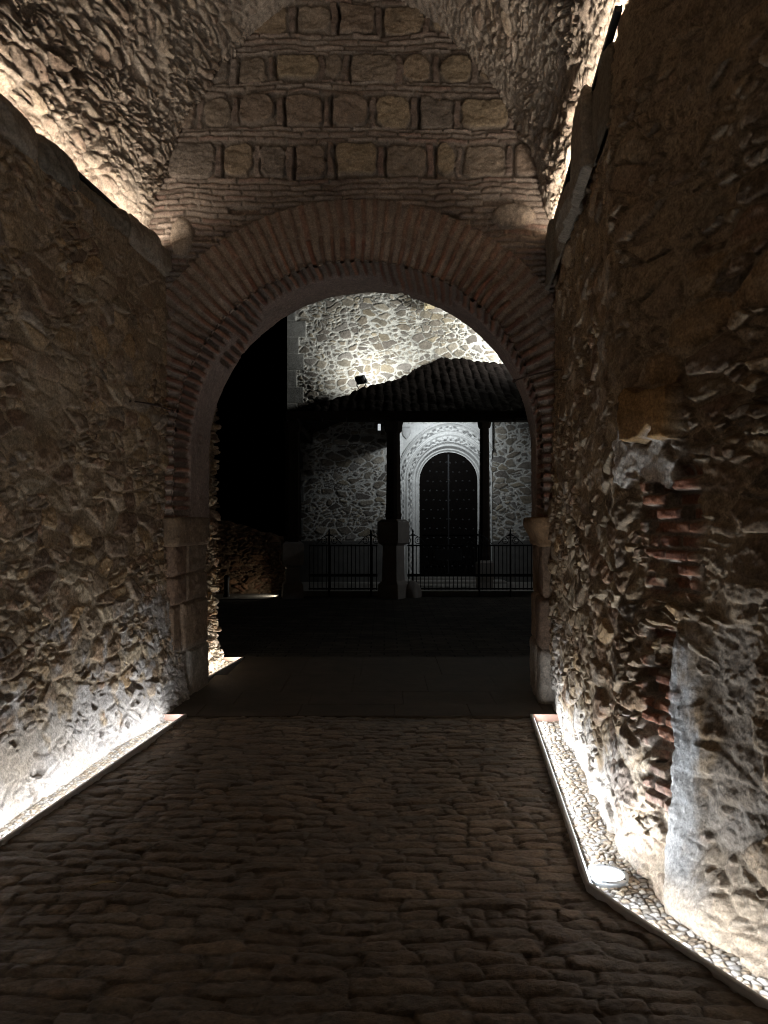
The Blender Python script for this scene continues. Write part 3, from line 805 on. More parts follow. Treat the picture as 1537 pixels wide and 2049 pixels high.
# thin iron rods stuck in the wall beside the arch
def rod(a, b, label):
    m = MB(); A = Vector(a); B = Vector(b)
    pts = [A + (B - A) * t + Vector((0, 0, .015 * math.sin(t * 3.1))) for t in (0, .12, .3, .5, .7, .85, 1)]
    m.tube(pts, .007, 8)
    for k in (0, -1):
        m.tube([pts[k] - Vector((0, .012, 0)), pts[k] + Vector((0, .012, 0))], .016, 10)
    o = m.build('iron_rod', M['rust'], None, a); tag(o, label, 'rod', 'rusty rods beside the arch')
rod((-2.02, 6.08, 2.56), (-1.87, 6.80, 2.585), 'thin rusty rod from the left wall to the brick arch')
rod((1.44, 6.10, 2.82), (1.17, 6.90, 2.87), 'thin rusty rod from the right wall to the brick arch')

# ------------------------------------------------------------------ second bay beyond the arch
def bay_wall(pts, side, seed, label, batter=.1, top=6.2, fine=True):
    xy, nr, s = path(pts, .010 if fine else .03, .06, side)
    zs = np.arange(-.2, 3.0, .010 if fine else .03); zs = np.concatenate([zs, np.arange(3.0, top, .04)])
    P, N = wall_base(xy, nr, zs); U = np.repeat(s[:, None], len(zs), 1); Z = P[..., 2]
    h, c, _ = rubble(U, Z, seed, .2, .14, .07, .4, 1.6)
    pl = pale_foot(U, Z, seed + 7, 1.1)
    c = mixc(c, np.array((.42, .36, .29), f32) * (1 + .3 * fbm(U * 12, Z * 12, seed + 8, 4))[..., None], pl * .7)
    off = batter * np.exp(-np.maximum(Z, 0) / .25) - .02
    P = P + N * (h + off)[..., None]
    o = grid('rubble_wall', P, M['wall'], None, (pts[0][0], pts[0][1], 0), c)
    return tag(o, label, 'wall')
bay_wall([(-2.20, 7.60), (-2.01, 9.08), (-5.5, 9.25)], -1, 800, 'ragged rubble wall end seen past the left pier, its foot brightly lit')
bay_wall([(1.74, 7.60), (1.92, 9.08), (5.5, 9.25)], 1, 830, 'rubble wall of the outer bay hidden behind the right pier', fine=False)
# outer bay ceiling
yy = np.arange(7.6, 9.2, .05); aa = np.linspace(0, math.pi, 80)
X = -.05 + K * (yy[:, None] - GB) + 2.15 * np.cos(aa)[None, :]; Z = 3.0 + 2.0 * np.sin(aa)[None, :] + 0 * X; Y = yy[:, None] + 0 * X
h, c, _ = rubble(Y, aa[None, :] * 2 + 0 * X, 860, .25, .16, .03)
o = grid('barrel_vault', np.stack([X, Y, Z - h], -1), M['vault'], None, (0, 7.6, 3), c); tag(o, 'short plain vault over the outer bay beyond the brick arch', 'vault')

# ------------------------------------------------------------------ steel edging of the gravel beds, and their end plates
def edging(pts, label, plate=None):
    root = thing('steel_edging', label, 'edging', (*pts[0], 0), 'steel edges of the lit gravel beds')
    m = MB()
    xy, nr, s = path(pts, .2, 0, 1)
    t = .020
    vs = []; fs = []
    for i in range(len(xy)):
        p = xy[i]; n = nr[i]
        for a, z in ((0, -.12), (0, .006), (t * .2, .010), (t * .8, .010), (t, .006), (t, -.12)):
            vs.append((p[0] + n[0] * (a - t / 2), p[1] + n[1] * (a - t / 2), z))
    for i in range(len(xy) - 1):
        for k in range(5):
            fs.append((i * 6 + k, i * 6 + k + 1, (i + 1) * 6 + k + 1, (i + 1) * 6 + k))
    m.add(vs, fs); m.build('edge_strip', M['steel'], root)
    if plate:
        (a, b, y) = plate
        m = MB(); m.box(a, b, y, y + .012, -.12, .006, bev=.002); m.build('end_plate', M['corten'], root)
    return root
kl = [(float(kerb_l(y)), y) for y in (-3.2, 6.40)]
kr = [(float(kerb_r(y)), y) for y in (6.40, 3.396, 1.0, -3.2)]
edging(kl, 'straight steel edge along the left gravel strip', (kl[1][0] - .24, kl[1][0] + .007, 6.40))
edging(kr, 'bent steel edge along the right pebble bed', (kr[0][0] - .007, kr[0][0] + .24, 6.40))
kf = [(sh(-1.93, 7.72), 7.72), (sh(-1.91, 9.10), 9.10)]
edging(kf, 'short steel edge of the gravel patch beyond the left pier', (kf[1][0] - .40, kf[1][0] + .007, 9.10))

# ------------------------------------------------------------------ lamps
def area(name, a, b, width, d, watts_per_m, colr, parent=None, spread=180):
    a = Vector(a); b = Vector(b); L = (b - a).length
    li = bpy.data.lights.new(name, 'AREA'); li.shape = 'RECTANGLE'; li.size = L; li.size_y = width
    li.energy = watts_per_m * L; li.color = colr; li.spread = R(spread)
    o = bpy.data.objects.new(name, li); C.objects.link(o)
    x = (b - a).normalized(); z = -(Vector(d) - x * Vector(d).dot(x)).normalized(); y = z.cross(x)
    M4 = Matrix((x, y, z)).transposed().to_4x4(); M4.translation = (a + b) / 2
    o.matrix_world = M4
    if parent is not None:
        bpy.context.view_layer.update(); o.parent = parent; o.matrix_parent_inverse = Matrix.Translation(-base_loc(parent))
    return o

COOL = (.86, .925, 1.0); NEUT = (1.0, .905, .80)
def strip(a, b, d, w, colr, label, mat, housing, off=(0, 0, 0), group='linear lamps of the passage', hs=(.022, .02), spread=180):
    a = Vector(a); b = Vector(b)
    root = thing('light_strip', label, 'lamp', tuple((a + b) / 2), group)
    t = (b - a).normalized(); dd = Vector(d); dd = (dd - t * dd.dot(t)).normalized()
    hk_ = max(hs) / 2 + .005; m = MB(); m.obox(a - dd * hk_, b - dd * hk_, hs[0], hs[1]); m.build('housing', housing, root)
    sx = t.cross(dd).normalized()
    q = [a - sx * .006, a + sx * .006, b + sx * .006, b - sx * .006]
    make('diffuser', [tuple(p - dd * .0035) for p in q], [(0, 1, 2, 3)], mat, root, smooth=False)
    area('lamp', a, b, .012, dd, w, colr, root, spread)
    return root
FW = 5.0
def on_l(y): return (float(kerb_l(y)) - .024, y, -.012)
strip(on_l(-3.0), on_l(6.36), (-1, .1, .75), FW * .85, COOL, 'cool white light strip inside the left steel edge', M['led'], M['alu'])
def on_r(y, e=.024): return (float(kerb_r(y)) + e, y, -.012)
strip(on_r(6.36), on_r(3.46), (1, -.1, .6), FW * 1.1, COOL, 'cool white light strip inside the straight part of the right edge', M['led'], M['alu'])
strip(on_r(3.34, .034), on_r(1.05, .034), (1, .45, .5), FW * .75, COOL, 'cool white light strip inside the slanting part of the right edge', M['led'], M['alu'])
strip((kf[0][0] - .026, 7.76, -.02), (kf[1][0] - .026, 9.06, -.02), (-1, .1, .8), FW * 1.2, (1, .97, .9), 'light strip inside the gravel patch beyond the left pier', M['led'], M['alu'])
VW = 5.0
VW = 5.0
strip((sh(-1.985, -3.0), -3.0, 4.05), (sh(-1.985, 6.74), 6.74, 4.05), (-.25, .0, 1), VW, NEUT, 'black light bar behind the coping of the left wall', M['ledwarm'], M['black'], hs=(.035, .03))
strip((sh(1.49, 6.74), 6.74, 4.15), (sh(1.49, 3.75), 3.75, 4.15), (.25, 0, 1), VW, NEUT, 'black light bar behind the coping of the right wall', M['ledwarm'], M['black'], hs=(.035, .03))
pr0 = (sh(1.47, 3.70) + .03, 3.70, 4.24); pr1 = (float(wall_r(1.0)) + .0, 1.0, 4.24)
strip(pr0, pr1, (.45, .2, 1), VW, NEUT, 'assumed black light bar above the splayed part of the right wall', M['ledwarm'], M['black'], hs=(.035, .03))  # out-of-view bar, assumed to carry the ledge lighting on over the splay

# round ground uplight in the pebbles
def uplight(c, label, r=.088):
    root = thing('ground_uplight', label, 'uplight', c, 'round ground uplights')
    m = MB(); m.lathe([(r * 1.0, -.05), (r * 1.06, -.03), (r * 1.14, -.010), (r * 1.15, -.003), (r * 1.13, .003), (r * .95, .005), (r * .90, .002), (r * .88, -.001)], c, 40); m.build('rim', M['alu'], root, smooth=True)
    for k in range(6):
        q = k * math.pi / 3 + .3
        m = MB(); m.lathe([(.0055, .001), (.0055, .006), (.002, .0068)], (c[0] + r * 1.03 * math.cos(q), c[1] + r * 1.03 * math.sin(q), c[2]), 8); m.build('screw', M['iron'], root)
    m = MB(); m.lathe([(r * .9, -.004), (r * .9, .0), (r * .6, .003), (r * .2, .004)], c, 40); m.build('lens', M['lens'], root, smooth=True)
    return root
uc = (1.03, 3.585, -.03)
ur = uplight(uc, 'round glowing uplight set in the pebbles by the right wall')
li = bpy.data.lights.new('lamp', 'AREA'); li.shape = 'DISK'; li.size = .14; li.energy = 11; li.color = COOL; li.spread = R(165)
lo = bpy.data.objects.new('lamp', li); C.objects.link(lo); lo.parent = ur; lo.location = (.0, 0, .012); lo.rotation_euler = (R(180), 0, 0)
lo.rotation_euler = (R(180), R(-18), 0)

# litter
def leaf(px, py, rz, ln, wd, label, z0=0.0):
    m = MB(); n = 7; vs = []; fs = []
    for i in range(n):
        t = i / (n - 1); w = wd * math.sin(math.pi * (.06 + .9 * t)) ** .8
        z = .006 + .01 * math.sin(t * 2.6)
        for k in (-1, 0, 1): vs.append((ln * (t - .5), w * k, z + (.006 if k else 0)))
    for i in range(n - 1):
        for k in (0, 1): fs.append((i * 3 + k, i * 3 + k + 1, (i + 1) * 3 + k + 1, (i + 1) * 3 + k))
    ca, sa = math.cos(rz), math.sin(rz)
    vs = [(px + x * ca - y * sa, py + x * sa + y * ca, z + .002 + z0) for x, y, z in vs]
    m.add(vs, fs); o = m.build('fallen_leaf', M['leaf'], None, (px, py, 0), True); tag(o, label, 'leaf', 'dry leaves on the ground')
leaf(-1.23, 3.39, .2, .11, .012, 'narrow dry leaf on the cobbles near the left edge of the path')
leaf(1.12, 3.02, -.5, .06, .018, 'small yellowish dry leaf on the pebbles by the right wall', -.042)

# ------------------------------------------------------------------ church beyond the plaza
CY = 19.5
ch = thing('church', 'stone church across the plaza, its upper wall floodlit above the porch', 'church', (1.5, CY, 0))
xs = np.concatenate([np.arange(-2.46, 4.6, .016), np.arange(4.6, 9, .06)]); zs = np.concatenate([np.arange(1.0, 9.0, .016), np.arange(9.0, 12.5, .08)])
zs = np.concatenate([[0, .5], zs])
X = np.repeat(xs[:, None], len(zs), 1); Z = np.repeat(zs[None, :], len(xs), 0)
w = fbm(X * 1.3, Z * 1.3, 900, 3); w2 = fbm(X * 1.3, Z * 1.3, 901, 3)
uu = X + .16 * w + .03 * fbm(X * 7, Z * 7, 902, 3); vv = Z + .10 * w2 + .03 * fbm(X * 7, Z * 7, 903, 3)
e1, i1, j1, dx1, dy1 = voro(uu / .31, vv / .17, 905, .95)
e2, i2, j2, dx2, dy2 = voro(uu / .175 + 9, vv / .105 + 4, 915, .95)
sel = hsh(i1, j1, 920) < .55
e = np.where(sel, np.minimum(e1 * 1.5, e2 * .62), e1)
r = np.where(sel, hsh(i2, j2, 921), hsh(i1, j1, 921)); r2 = np.where(sel, hsh(i2, j2, 922), hsh(i1, j1, 922))
jw = .075 + .05 * fbm(X * 1.5, Z * 1.5, 925, 2) + .05 * (r2 - .5)
rd1 = .70 - np.hypot(dx1, dy1); rd2 = .70 - np.hypot(dx2, dy2)
rd = np.where(sel, np.minimum(rd2 * .62, e1 * 1.5), rd1)
ee = np.minimum(e, rd * .75); e = np.minimum(e, ee + .04) * .5 + ee * .5 + .05 * fbm(X * 9, Z * 9, 926, 3)
st = sst(jw * .85, jw * 1.3, e)
h = st * (.012 + .025 * r2) + .008 * fbm(X * 6, Z * 6, 927, 4) + .01 * fbm(X * .7, Z * .7, 928, 2)
c = pick([(.23, .20, .165), (.28, .245, .195), (.19, .165, .142), (.31, .26, .19), (.26, .235, .21), (.36, .315, .255), (.22, .185, .145)], r) * (.8 + .45 * r2)[..., None]
c = c * (1 + .25 * fbm(X * 8, Z * 8, 929, 4))[..., None]
mo = np.array((.60, .58, .53), f32) * (1 + .12 * fbm(X * 5, Z * 5, 930, 4))[..., None]
c = mixc(mo, c, st)
# quoins at the left corner
qh = .42; qi = np.floor(Z / qh); qw = np.where(qi % 2 < 1, .26, .46) + .1 * (hsh(qi, qi * 0, 935) - .5)
qin = X < -2.46 + qw
fq = Z - qi * qh; dq = np.minimum(np.minimum(fq, qh - fq), np.abs(-2.46 + qw - X))
sq = sst(.006, .02, dq)
cq = np.array((.24, .232, .215), f32) * (.85 + .3 * hsh(qi, qi * 0, 936))[..., None] * (1 + .15 * fbm(X * 9, Z * 9, 937, 4))[..., None]
c = np.where(qin[..., None], mixc(mo * .55, cq, sq), c); h = np.where(qin, .02 + .012 * sq, h)
PX0, PX1, PZ1 = .36, 2.74, 4.22
mask = ~((X > PX0 + .02) & (X < PX1 - .02) & (Z < PZ1 - .02))
grid('wall', np.stack([X, CY - h, Z], -1), M['church'], ch, col=c, mask=mask)
m = MB(); m.box(-2.46, 9, CY + .5, CY + 16, 0, 12.4); m.build('side_wall', M['darkstone'], ch)
m = MB(); m.box(-2.47, PX0 - .01, CY - .14, CY + .02, -.01, 1.12, bev=.02); m.box(PX1 + .01, 9, CY - .14, CY + .02, -.01, 1.12, bev=.02); m.build('plinth', solid('plinth_stone', (.15, .145, .135), .9, 0, 5, .45, .008, .15), ch)
# portal: carved mouldings in U-shaped rings round the door
dxc, dzc, dr = 1.66, 2.66, .715
por_root = None
Sj = dzc - .10; Sa = math.pi
ss = np.concatenate([np.linspace(0, 1, 60), np.linspace(1, 2, 220)[1:], np.linspace(2, 3, 60)[1:]])
rs = np.linspace(dr, 1.36, 110)
S = np.repeat(ss[:, None], len(rs), 1); RR = np.repeat(rs[None, :], len(ss), 0)
th = np.clip(S - 1, 0, 1) * math.pi
pt = 1 + .10 * np.sin(th) ** 3 * sst(.75, 1.2, RR)                    # the hood rises to a slight point
x = dxc + RR * np.cos(th); z = dzc + RR * np.sin(th) * pt
z = np.where(S < 1, .10 + Sj * S, z); z = np.where(S > 2, .10 + Sj * (3 - S), z)
arc = np.where(S < 1, -(1 - S) * Sj, np.where(S > 2, math.pi + (S - 2) * Sj, th)) * 1.0
q = (RR - dr)
dep = -.34 * sst(.30, 0, q) - .06 * sst(.62, .3, q)
dep = dep + .028 * np.abs(np.sin(q * math.pi / .105)) + .012 * np.sin(q * math.pi / .035)
band1 = sst(.235, .25, q) * (1 - sst(.325, .34, q)); band2 = sst(.42, .435, q) * (1 - sst(.53, .545, q))
orn = (fbm(arc * 9, RR * 26, 950, 3) + .6 * np.sin(arc * 44) * np.sin(RR * 60))
dep = dep + (band1 + band2) * (.035 * orn - .01)
hood = sst(.575, .59, q) * (1 - sst(.63, .645, q)); dep = dep + hood * .09
cap = np.exp(-((z - dzc) / .05) ** 2) * ((S < 1) | (S > 2)); dep = dep + cap * .03
c = np.array((.66, .65, .62), f32) * (1 + .12 * fbm(x * 9, z * 9, 951, 4))[..., None]
c = mixc(c, np.array((.16, .155, .15), f32) * np.ones_like(c), np.clip((band1 + band2) * sst(.05, -.35, orn) * .75, 0, 1))
mask = (x < PX1) & (x > PX0)
arch = grid('portal', np.stack([x, CY - .05 - dep, z], -1), M['portal'], ch, col=c, mask=mask)
xs = np.arange(PX0, PX1 + .001, .017); zs = np.arange(.08, PZ1 + .06, .017)
X = np.repeat(xs[:, None], len(zs), 1); Z = np.repeat(zs[None, :], len(xs), 0)
Rz = np.where(Z > dzc, np.hypot(X - dxc, Z - dzc), np.abs(X - dxc))
Rp = np.where(Z > dzc, np.hypot(X - dxc, (Z - dzc) / 1.08), np.abs(X - dxc))
mask = Rp > 1.30
h = .05 + .006 * fbm(X * 6, Z * 6, 960, 4)
fr_ = np.minimum(np.minimum(X - PX0, PX1 - X), PZ1 + .04 - Z); h = h + .05 * sst(.10, .07, fr_) + .02 * np.sin(fr_ * 70) * sst(.14, .05, fr_)
c = np.array((.66, .65, .62), f32) * (1 + .15 * fbm(X * 5, Z * 5, 961, 5))[..., None]
top = sst(.14, .10, PZ1 - Z) * sst(.0, .3, fbm(X * 14, Z * 20, 962, 3) + .05)
c = mixc(c, np.array((.24, .23, .21), f32) * np.ones_like(c), top * .6); h = h + top * .02
grid('spandrel', np.stack([X, CY - h, Z], -1), M['portal'], arch, col=c, mask=mask)
for sx in (.56, 2.50):                                          # small shields in the spandrels
    m = MB(); vs = []; fs = []
    out = [(-.11, .16), (.11, .16), (.115, .0), (.075, -.10), (0, -.17), (-.075, -.10), (-.115, 0)]
    m.add([(sx + a, CY - .055, 3.86 + b) for a, b in out] + [(sx + a * .8, CY - .11, 3.86 + b * .8) for a, b in out] + [(sx, CY - .125, 3.86)],
          [(i, (i + 1) % 7, 7 + (i + 1) % 7, 7 + i) for i in range(7)] + [(7 + i, 7 + (i + 1) % 7, 14) for i in range(7)])
    m.build('shield', solid('shield_stone', (.5, .49, .47), .85, 0, 14, .25, .003), arch)
# door leaves with iron studs
dn = 24
pts = [(dxc - dr - .03, .10)] + [(dxc - (dr + .03) * math.cos(math.pi * i / dn), dzc + (dr + .03) * math.sin(math.pi * i / dn)) for i in range(dn + 1)] + [(dxc + dr + .03, .10)]
m = MB(); n = len(pts); yb = CY + .30
m.add([(a, yb, b) for a, b in pts] + [(a, yb + .08, b) for a, b in pts], [tuple(range(n))] + [(i, (i + 1) % n, n + (i + 1) % n, n + i) for i in range(n)])
dob = m.build('door', M['door'], ch)
m = MB(); m.box(dxc - .02, dxc + .02, yb - .02, yb + .01, .12, dzc + dr - .03); 
for k in range(7):
    for zz in (.45, 1.25): m.box(dxc - dr + .06, dxc + dr - .06, yb - .010, yb + .01, zz, zz + .03)
m.build('door_strap', M['iron'], dob)
m = MB(); m.add([(0, -.03, 0)] + [(.028 * math.cos(k * math.pi / 4), -.004, .028 * math.sin(k * math.pi / 4)) for k in range(8)], [(0, 1 + (k + 1) % 8, 1 + k) for k in range(8)])
tmp = m.build('stud', M['stud']); stud_me = tmp.data; bpy.data.objects.remove(tmp)
for ix in range(8):
    for iz in range(12):
        x = dxc - .60 + ix * 1.2 / 7 + (.05 if iz % 2 else -.03) * (1 if ix < 4 else -1); z = .45 + iz * .245
        if math.hypot(x - dxc, max(0, z - dzc)) > dr - .08: continue
        x += random.uniform(-.02, .02); z += random.uniform(-.02, .02)
        o = bpy.data.objects.new('stud', stud_me); C.objects.link(o); o.parent = dob
        o.location = Vector((x, yb, z)) - base_loc(dob)
m = MB(); m.box(.25, 3.0, CY - .75, CY + .30, -.01, .16, bev=.015); m.box(.7, 2.75, CY - .38, CY + .29, .16, .10 + .16 - .02, bev=.015); m.build('step', M['stone'], ch)
# small cream box and bracket high on the wall
m = MB(); m.box(1.02, 1.07, CY - .26, CY - .03, 6.98, 7.36, bev=.01); m.box(1.07, 1.28, CY - .30, CY - .03, 7.02, 7.34, bev=.02)
o = m.build('wall_box', M['cream'], None, (1.15, CY, 7.0)); tag(o, 'small cream box fixed high on the floodlit church wall', 'box')

# ------------------------------------------------------------------ porch in front of the church door
PY = 16.3
po = thing('porch', 'dark tiled lean-to porch on timber posts before the church door', 'porch', (1.0, PY, 0))
ex0, ex1, ez, ey = -2.02, 6.5, 3.84, 15.75
def roof_z(X, Y):
    wl = 3.84 + (Y - ey) / (CY - .04 - ey) * (5.62 - 3.84)
    hip = 3.84 + np.maximum(X - ex0, 0) / (1.50 - ex0) * (5.75 - 3.84) - .16 * np.sin(math.pi * np.clip((X - ex0) / (1.5 - ex0), 0, 1)) + .13 * sst(.60, .80, X) * sst(1.5, 1.0, X)
    hp = np.minimum(hip, 5.75 - (.16 * np.maximum(X - 1.5, 0) - .05 * np.maximum(X - 2.4, 0)) + .09 * np.exp(-((X - 1.5) / .22) ** 2))
    k = (Y - ey) / (CY - .04 - ey)
    rid = 3.84 + k * (hp.max() - 3.84) 
    return np.minimum(hp, 3.84 + k * 1.88 + .0 * X)
xs = np.arange(ex0, ex1, .022); ys = np.linspace(ey, CY - .03, 120)
X = np.repeat(xs[:, None], len(ys), 1); Y = np.repeat(ys[None, :], len(xs), 0)
Zr = roof_z(X, Y)
front = (3.84 + (Y - ey) / (CY - .04 - ey) * 1.88) < (3.84 + np.maximum(X - ex0, 0) / (1.50 - ex0) * 1.91)
cor = np.where(front, np.abs(np.sin(X * math.pi / .19 + .35 * fbm(X * .8, Y * .8, 980, 2))), np.abs(np.sin(Y * math.pi / .19)))
Zr = Zr + .03 * cor + .05 * fbm(X * 3.5, Y * 3.5, 981, 4) + .02 * (hsh(np.floor(X / .19), np.floor(Y / .32), 984) - .5) + .012 * np.mod(np.where(front, Y, X) / .32, 1) + .06 * fbm(X * 1.1, Y * 1.1, 983, 2) - .05 * hsh(np.floor(X / .19), Y * 0, 985) * sst(.25, 0, Y - ey)
rf = grid('roof', np.stack([X, Y, Zr], -1), M['tile'], po, smooth=False)
Zu = roof_z(X[::6, ::6], Y[::6, ::6]) - .10
grid('roof_boarding', np.stack([X[::6, ::6], Y[::6, ::6], Zu], -1), M['timber'], rf)
m = MB(); m.box(ex0 + .05, ex1, PY - .14, PY + .14, 3.74, 3.96); m.box(ex0, ex1, ey, ey + .06, 3.74, 3.88)
m.build('front_beam', M['timber'], po)
for bx in (-1.92, .21, 4.3):
    m = MB(); m.box(bx - .11, bx + .11, PY + .14, CY - .02, 3.60, 3.90); m.build('cross_beam', M['timber'], po)
m = MB(); yv_ = np.linspace(PY + .16, CY - .03, 8); vs = []
for y_ in yv_:
    zt = float(roof_z(np.array(.21), np.array(y_))) - .13
    for x_ in (.17, .25): vs += [(x_, y_, 3.88), (x_, y_, max(zt, 3.9))]
fs = []
for i in range(7):
    a = i * 4; b = a + 4
    fs += [(a, a + 1, b + 1, b), (a + 2, b + 2, b + 3, a + 3), (a, b, b + 2, a + 2), (a + 1, a + 3, b + 3, b + 1)]
fs += [(0, 2, 3, 1), (28, 29, 31, 30)]
m.add(vs, fs); m.build('shade_board', M['timber'], po)  # board added to block the portal lamp and darken the upper wall
for k in range(17):
    m = MB(); bx = ex0 + .2 + k * .5
    m.obox((bx, ey + .02, 3.72), (bx, CY - .1, min(3.72 + 1.80, 3.72 + max(0, (bx - ex0)) / 3.52 * 1.8 + .05)), .08, .10); m.build('rafter', M['timber'], po)
def post(x, y, pw, ph, tw, rz, mat, label=None, top=3.74):
    m = MB(); a = tw / 2
    m.prism([(x - a, y - a * .6), (x - a * .6, y - a), (x + a * .6, y - a), (x + a, y - a * .6), (x + a, y + a * .6), (x + a * .6, y + a), (x - a * .6, y + a), (x - a, y + a * .6)],
            [(ph - .02, 0), (ph + .10, -.02), (ph + .16, .0), (top - .25, .02), (top - .2, -.02), (top, -.05)], rz)
    p = m.build('post', M['timber'], po)
    b = pw / 2
    m = MB()
    m.prism([(x - b, y - b), (x + b, y - b), (x + b, y + b), (x - b, y + b)], [(-.02, 0), (.28, .02), (.36, .10), (ph - .56, .12), (ph - .50, .02), (ph - .40, .0), (ph - .06, 0), (ph, .09)], rz)
    q = m.build('pedestal', mat, p)
    if label: p['label'] = label
post(.20, PY + .1, .50, 1.66, .27, R(-30), M['darkstone'], 'post on a tall stone pedestal')
post(-1.95, PY + .1, .44, 1.20, .34, R(12), M['darkstone'])
post(2.26, 17.3, .34, .75, .22, R(5), M['darkstone'], 'slim dark post standing in front of the carved portal', 3.95)
post(5.3, PY + .1, .50, 1.66, .27, R(28), M['darkstone'])
m = MB(); m.box(-2.2, 7, 16.75, CY - .10, -.02, .10, bev=.02); m.build('platform', M['stone'], po)
# rounded stone beside the pedestal
n_, m_ = 28, 18
vs = np.zeros((n_, m_, 3))
for i in range(n_):
    for j in range(m_):
        a = 2 * math.pi * i / (n_ - 1); b = math.pi / 2 * j / (m_ - 1)
        rr = 1 + .12 * math.sin(3 * a + 2 * b) + .07 * math.cos(5 * a - b)
        vs[i, j] = (.60 + .19 * rr * math.cos(a) * math.cos(b), PY + .22 + .18 * rr * math.sin(a) * math.cos(b), -.01 + .36 * math.sin(b))
o = grid('boulder', vs, M['darkstone'], None, (.60, PY + .22, 0)); tag(o, 'dark rounded stone at the foot of the middle porch pedestal', 'boulder')

# floodlights on the porch roof, the right one assumed
def flood(c, aim, label, w, sz=(.27, .20), spread=120, colr=(.97, 1.0, .96)):
    root = thing('floodlight', label, 'floodlight', c, 'floodlights on the porch roof')
    A = (Vector(aim) - Vector(c)).normalized()
    x = A.cross(Vector((0, 0, 1))).normalized(); y = x.cross(A).normalized()
    ctr = Vector(c) + Vector((0, 0, .24))
    def bx(x0, x1, y0, y1, z0, z1):
        out = []
        for zz, ins in ((z0, .03), (z0 + .05, 0), (z1, 0)):
            for a, b in ((x0 + ins, y0 + ins), (x1 - ins, y0 + ins), (x1 - ins, y1 - ins), (x0 + ins, y1 - ins)):
                out.append(ctr + x * a + y * b + A * zz)
        return out, [(3, 2, 1, 0), (0, 1, 5, 4), (1, 2, 6, 5), (2, 3, 7, 6), (3, 0, 4, 7), (4, 5, 9, 8), (5, 6, 10, 9), (6, 7, 11, 10), (7, 4, 8, 11), (8, 9, 10, 11)]
    m = MB(); m.add(*bx(-sz[0] / 2, sz[0] / 2, -sz[1] / 2, sz[1] / 2, -.09, .03)); m.build('housing', M['black'], root)
    m = MB(); q = [ctr + x * a * sz[0] * .42 + y * b * sz[1] * .42 + A * .0345 for a, b in ((-1, -1), (1, -1), (1, 1), (-1, 1))]
    m.add(q, [(0, 1, 2, 3)]); m.build('lens', M['lens'], root)
    m = MB(); 
    for s_ in (-1, 1): m.tube([ctr + x * (s_ * (sz[0] / 2 + .012)), ctr + x * (s_ * (sz[0] / 2 + .012)) - Vector((0, 0, .12)), Vector(c) + x * (s_ * .06)], .011, 6)
    m.build('bracket', M['black'], root)
    li = bpy.data.lights.new('lamp', 'AREA'); li.shape = 'RECTANGLE'; li.size = sz[0] * .8; li.size_y = sz[1] * .8; li.energy = w; li.color = colr; li.spread = R(spread)
    o = bpy.data.objects.new('lamp', li); C.objects.link(o)
    z_ = -A; M4 = Matrix((x, z_.cross(x), z_)).transposed().to_4x4(); M4.translation = ctr + A * .045 - Vector(c)
    o.parent = root; o.matrix_basis = M4
    return root
flood((-.54, 18.3, 4.76), (.5, CY, 6.1), 'small black floodlight standing on the left slope of the porch roof', 30, spread=180)
flood((4.25, 18.0, 6.0), (2.0, CY, 7.0), 'assumed black floodlight at the right end of the porch roof, added out of sight behind the gate', 150, spread=180)  # unseen second flood, assumed and added to brighten the upper church wall

# lamps at the porch: white box in view, the others assumed
root = thing('porch_lamp', 'small white box lamp under the porch roof beside the middle post', 'lamp', (-.10, PY - .12, 3.53))
m = MB(); m.box(-.13, -.07, PY - .22, PY - .15, 3.53, 3.66, bev=.008); m.build('housing', emitter('dim_lamp', (.9, .95, 1.0), .35), root)
root = thing('porch_lamp', 'assumed flat lamp under the porch roof that lights the carved portal', 'lamp', (1.45, 17.7, 4.06))  # fixture out of view, assumed from the bright portal
m = MB(); m.box(1.28, 1.62, 17.6, 17.8, 4.06, 4.14, bev=.01); m.build('housing', M['black'], root)
li = bpy.data.lights.new('lamp', 'AREA'); li.shape = 'RECTANGLE'; li.size = .3; li.size_y = .16; li.energy = 13; li.color = (.86, .94, 1.0); li.spread = R(130)
o = bpy.data.objects.new('lamp', li); C.objects.link(o); o.parent = root; o.location = (0, .115, -.01); o.rotation_euler = (R(68), 0, R(0))

root = thing('porch_lamp', 'assumed lantern on the right porch post, added out of sight behind the gate', 'lamp', (5.0, PY - .2, 3.2))  # unseen lamp, assumed and added to light the pedestal and fence
m = MB(); m.prism([(4.92, PY - .28), (5.08, PY - .28), (5.08, PY - .12), (4.92, PY - .12)], [(3.2, .03), (3.42, 0), (3.5, .07)]); m.build('housing', M['black'], root)
li = bpy.data.lights.new('lamp', 'AREA'); li.shape = 'DISK'; li.size = .12; li.energy = 7; li.color = (.9, .95, 1.0); li.spread = R(160)
o = bpy.data.objects.new('lamp', li); C.objects.link(o); o.parent = root; o.location = (-.10, 0, .08)
z = Vector((1, .05, .35)).normalized(); x = Vector((0, 1, 0)); x = (x - z * x.dot(z)).normalized(); o.matrix_basis = Matrix.Translation((-.10, 0, .08)) @ Matrix((x, z.cross(x), z)).transposed().to_4x4()

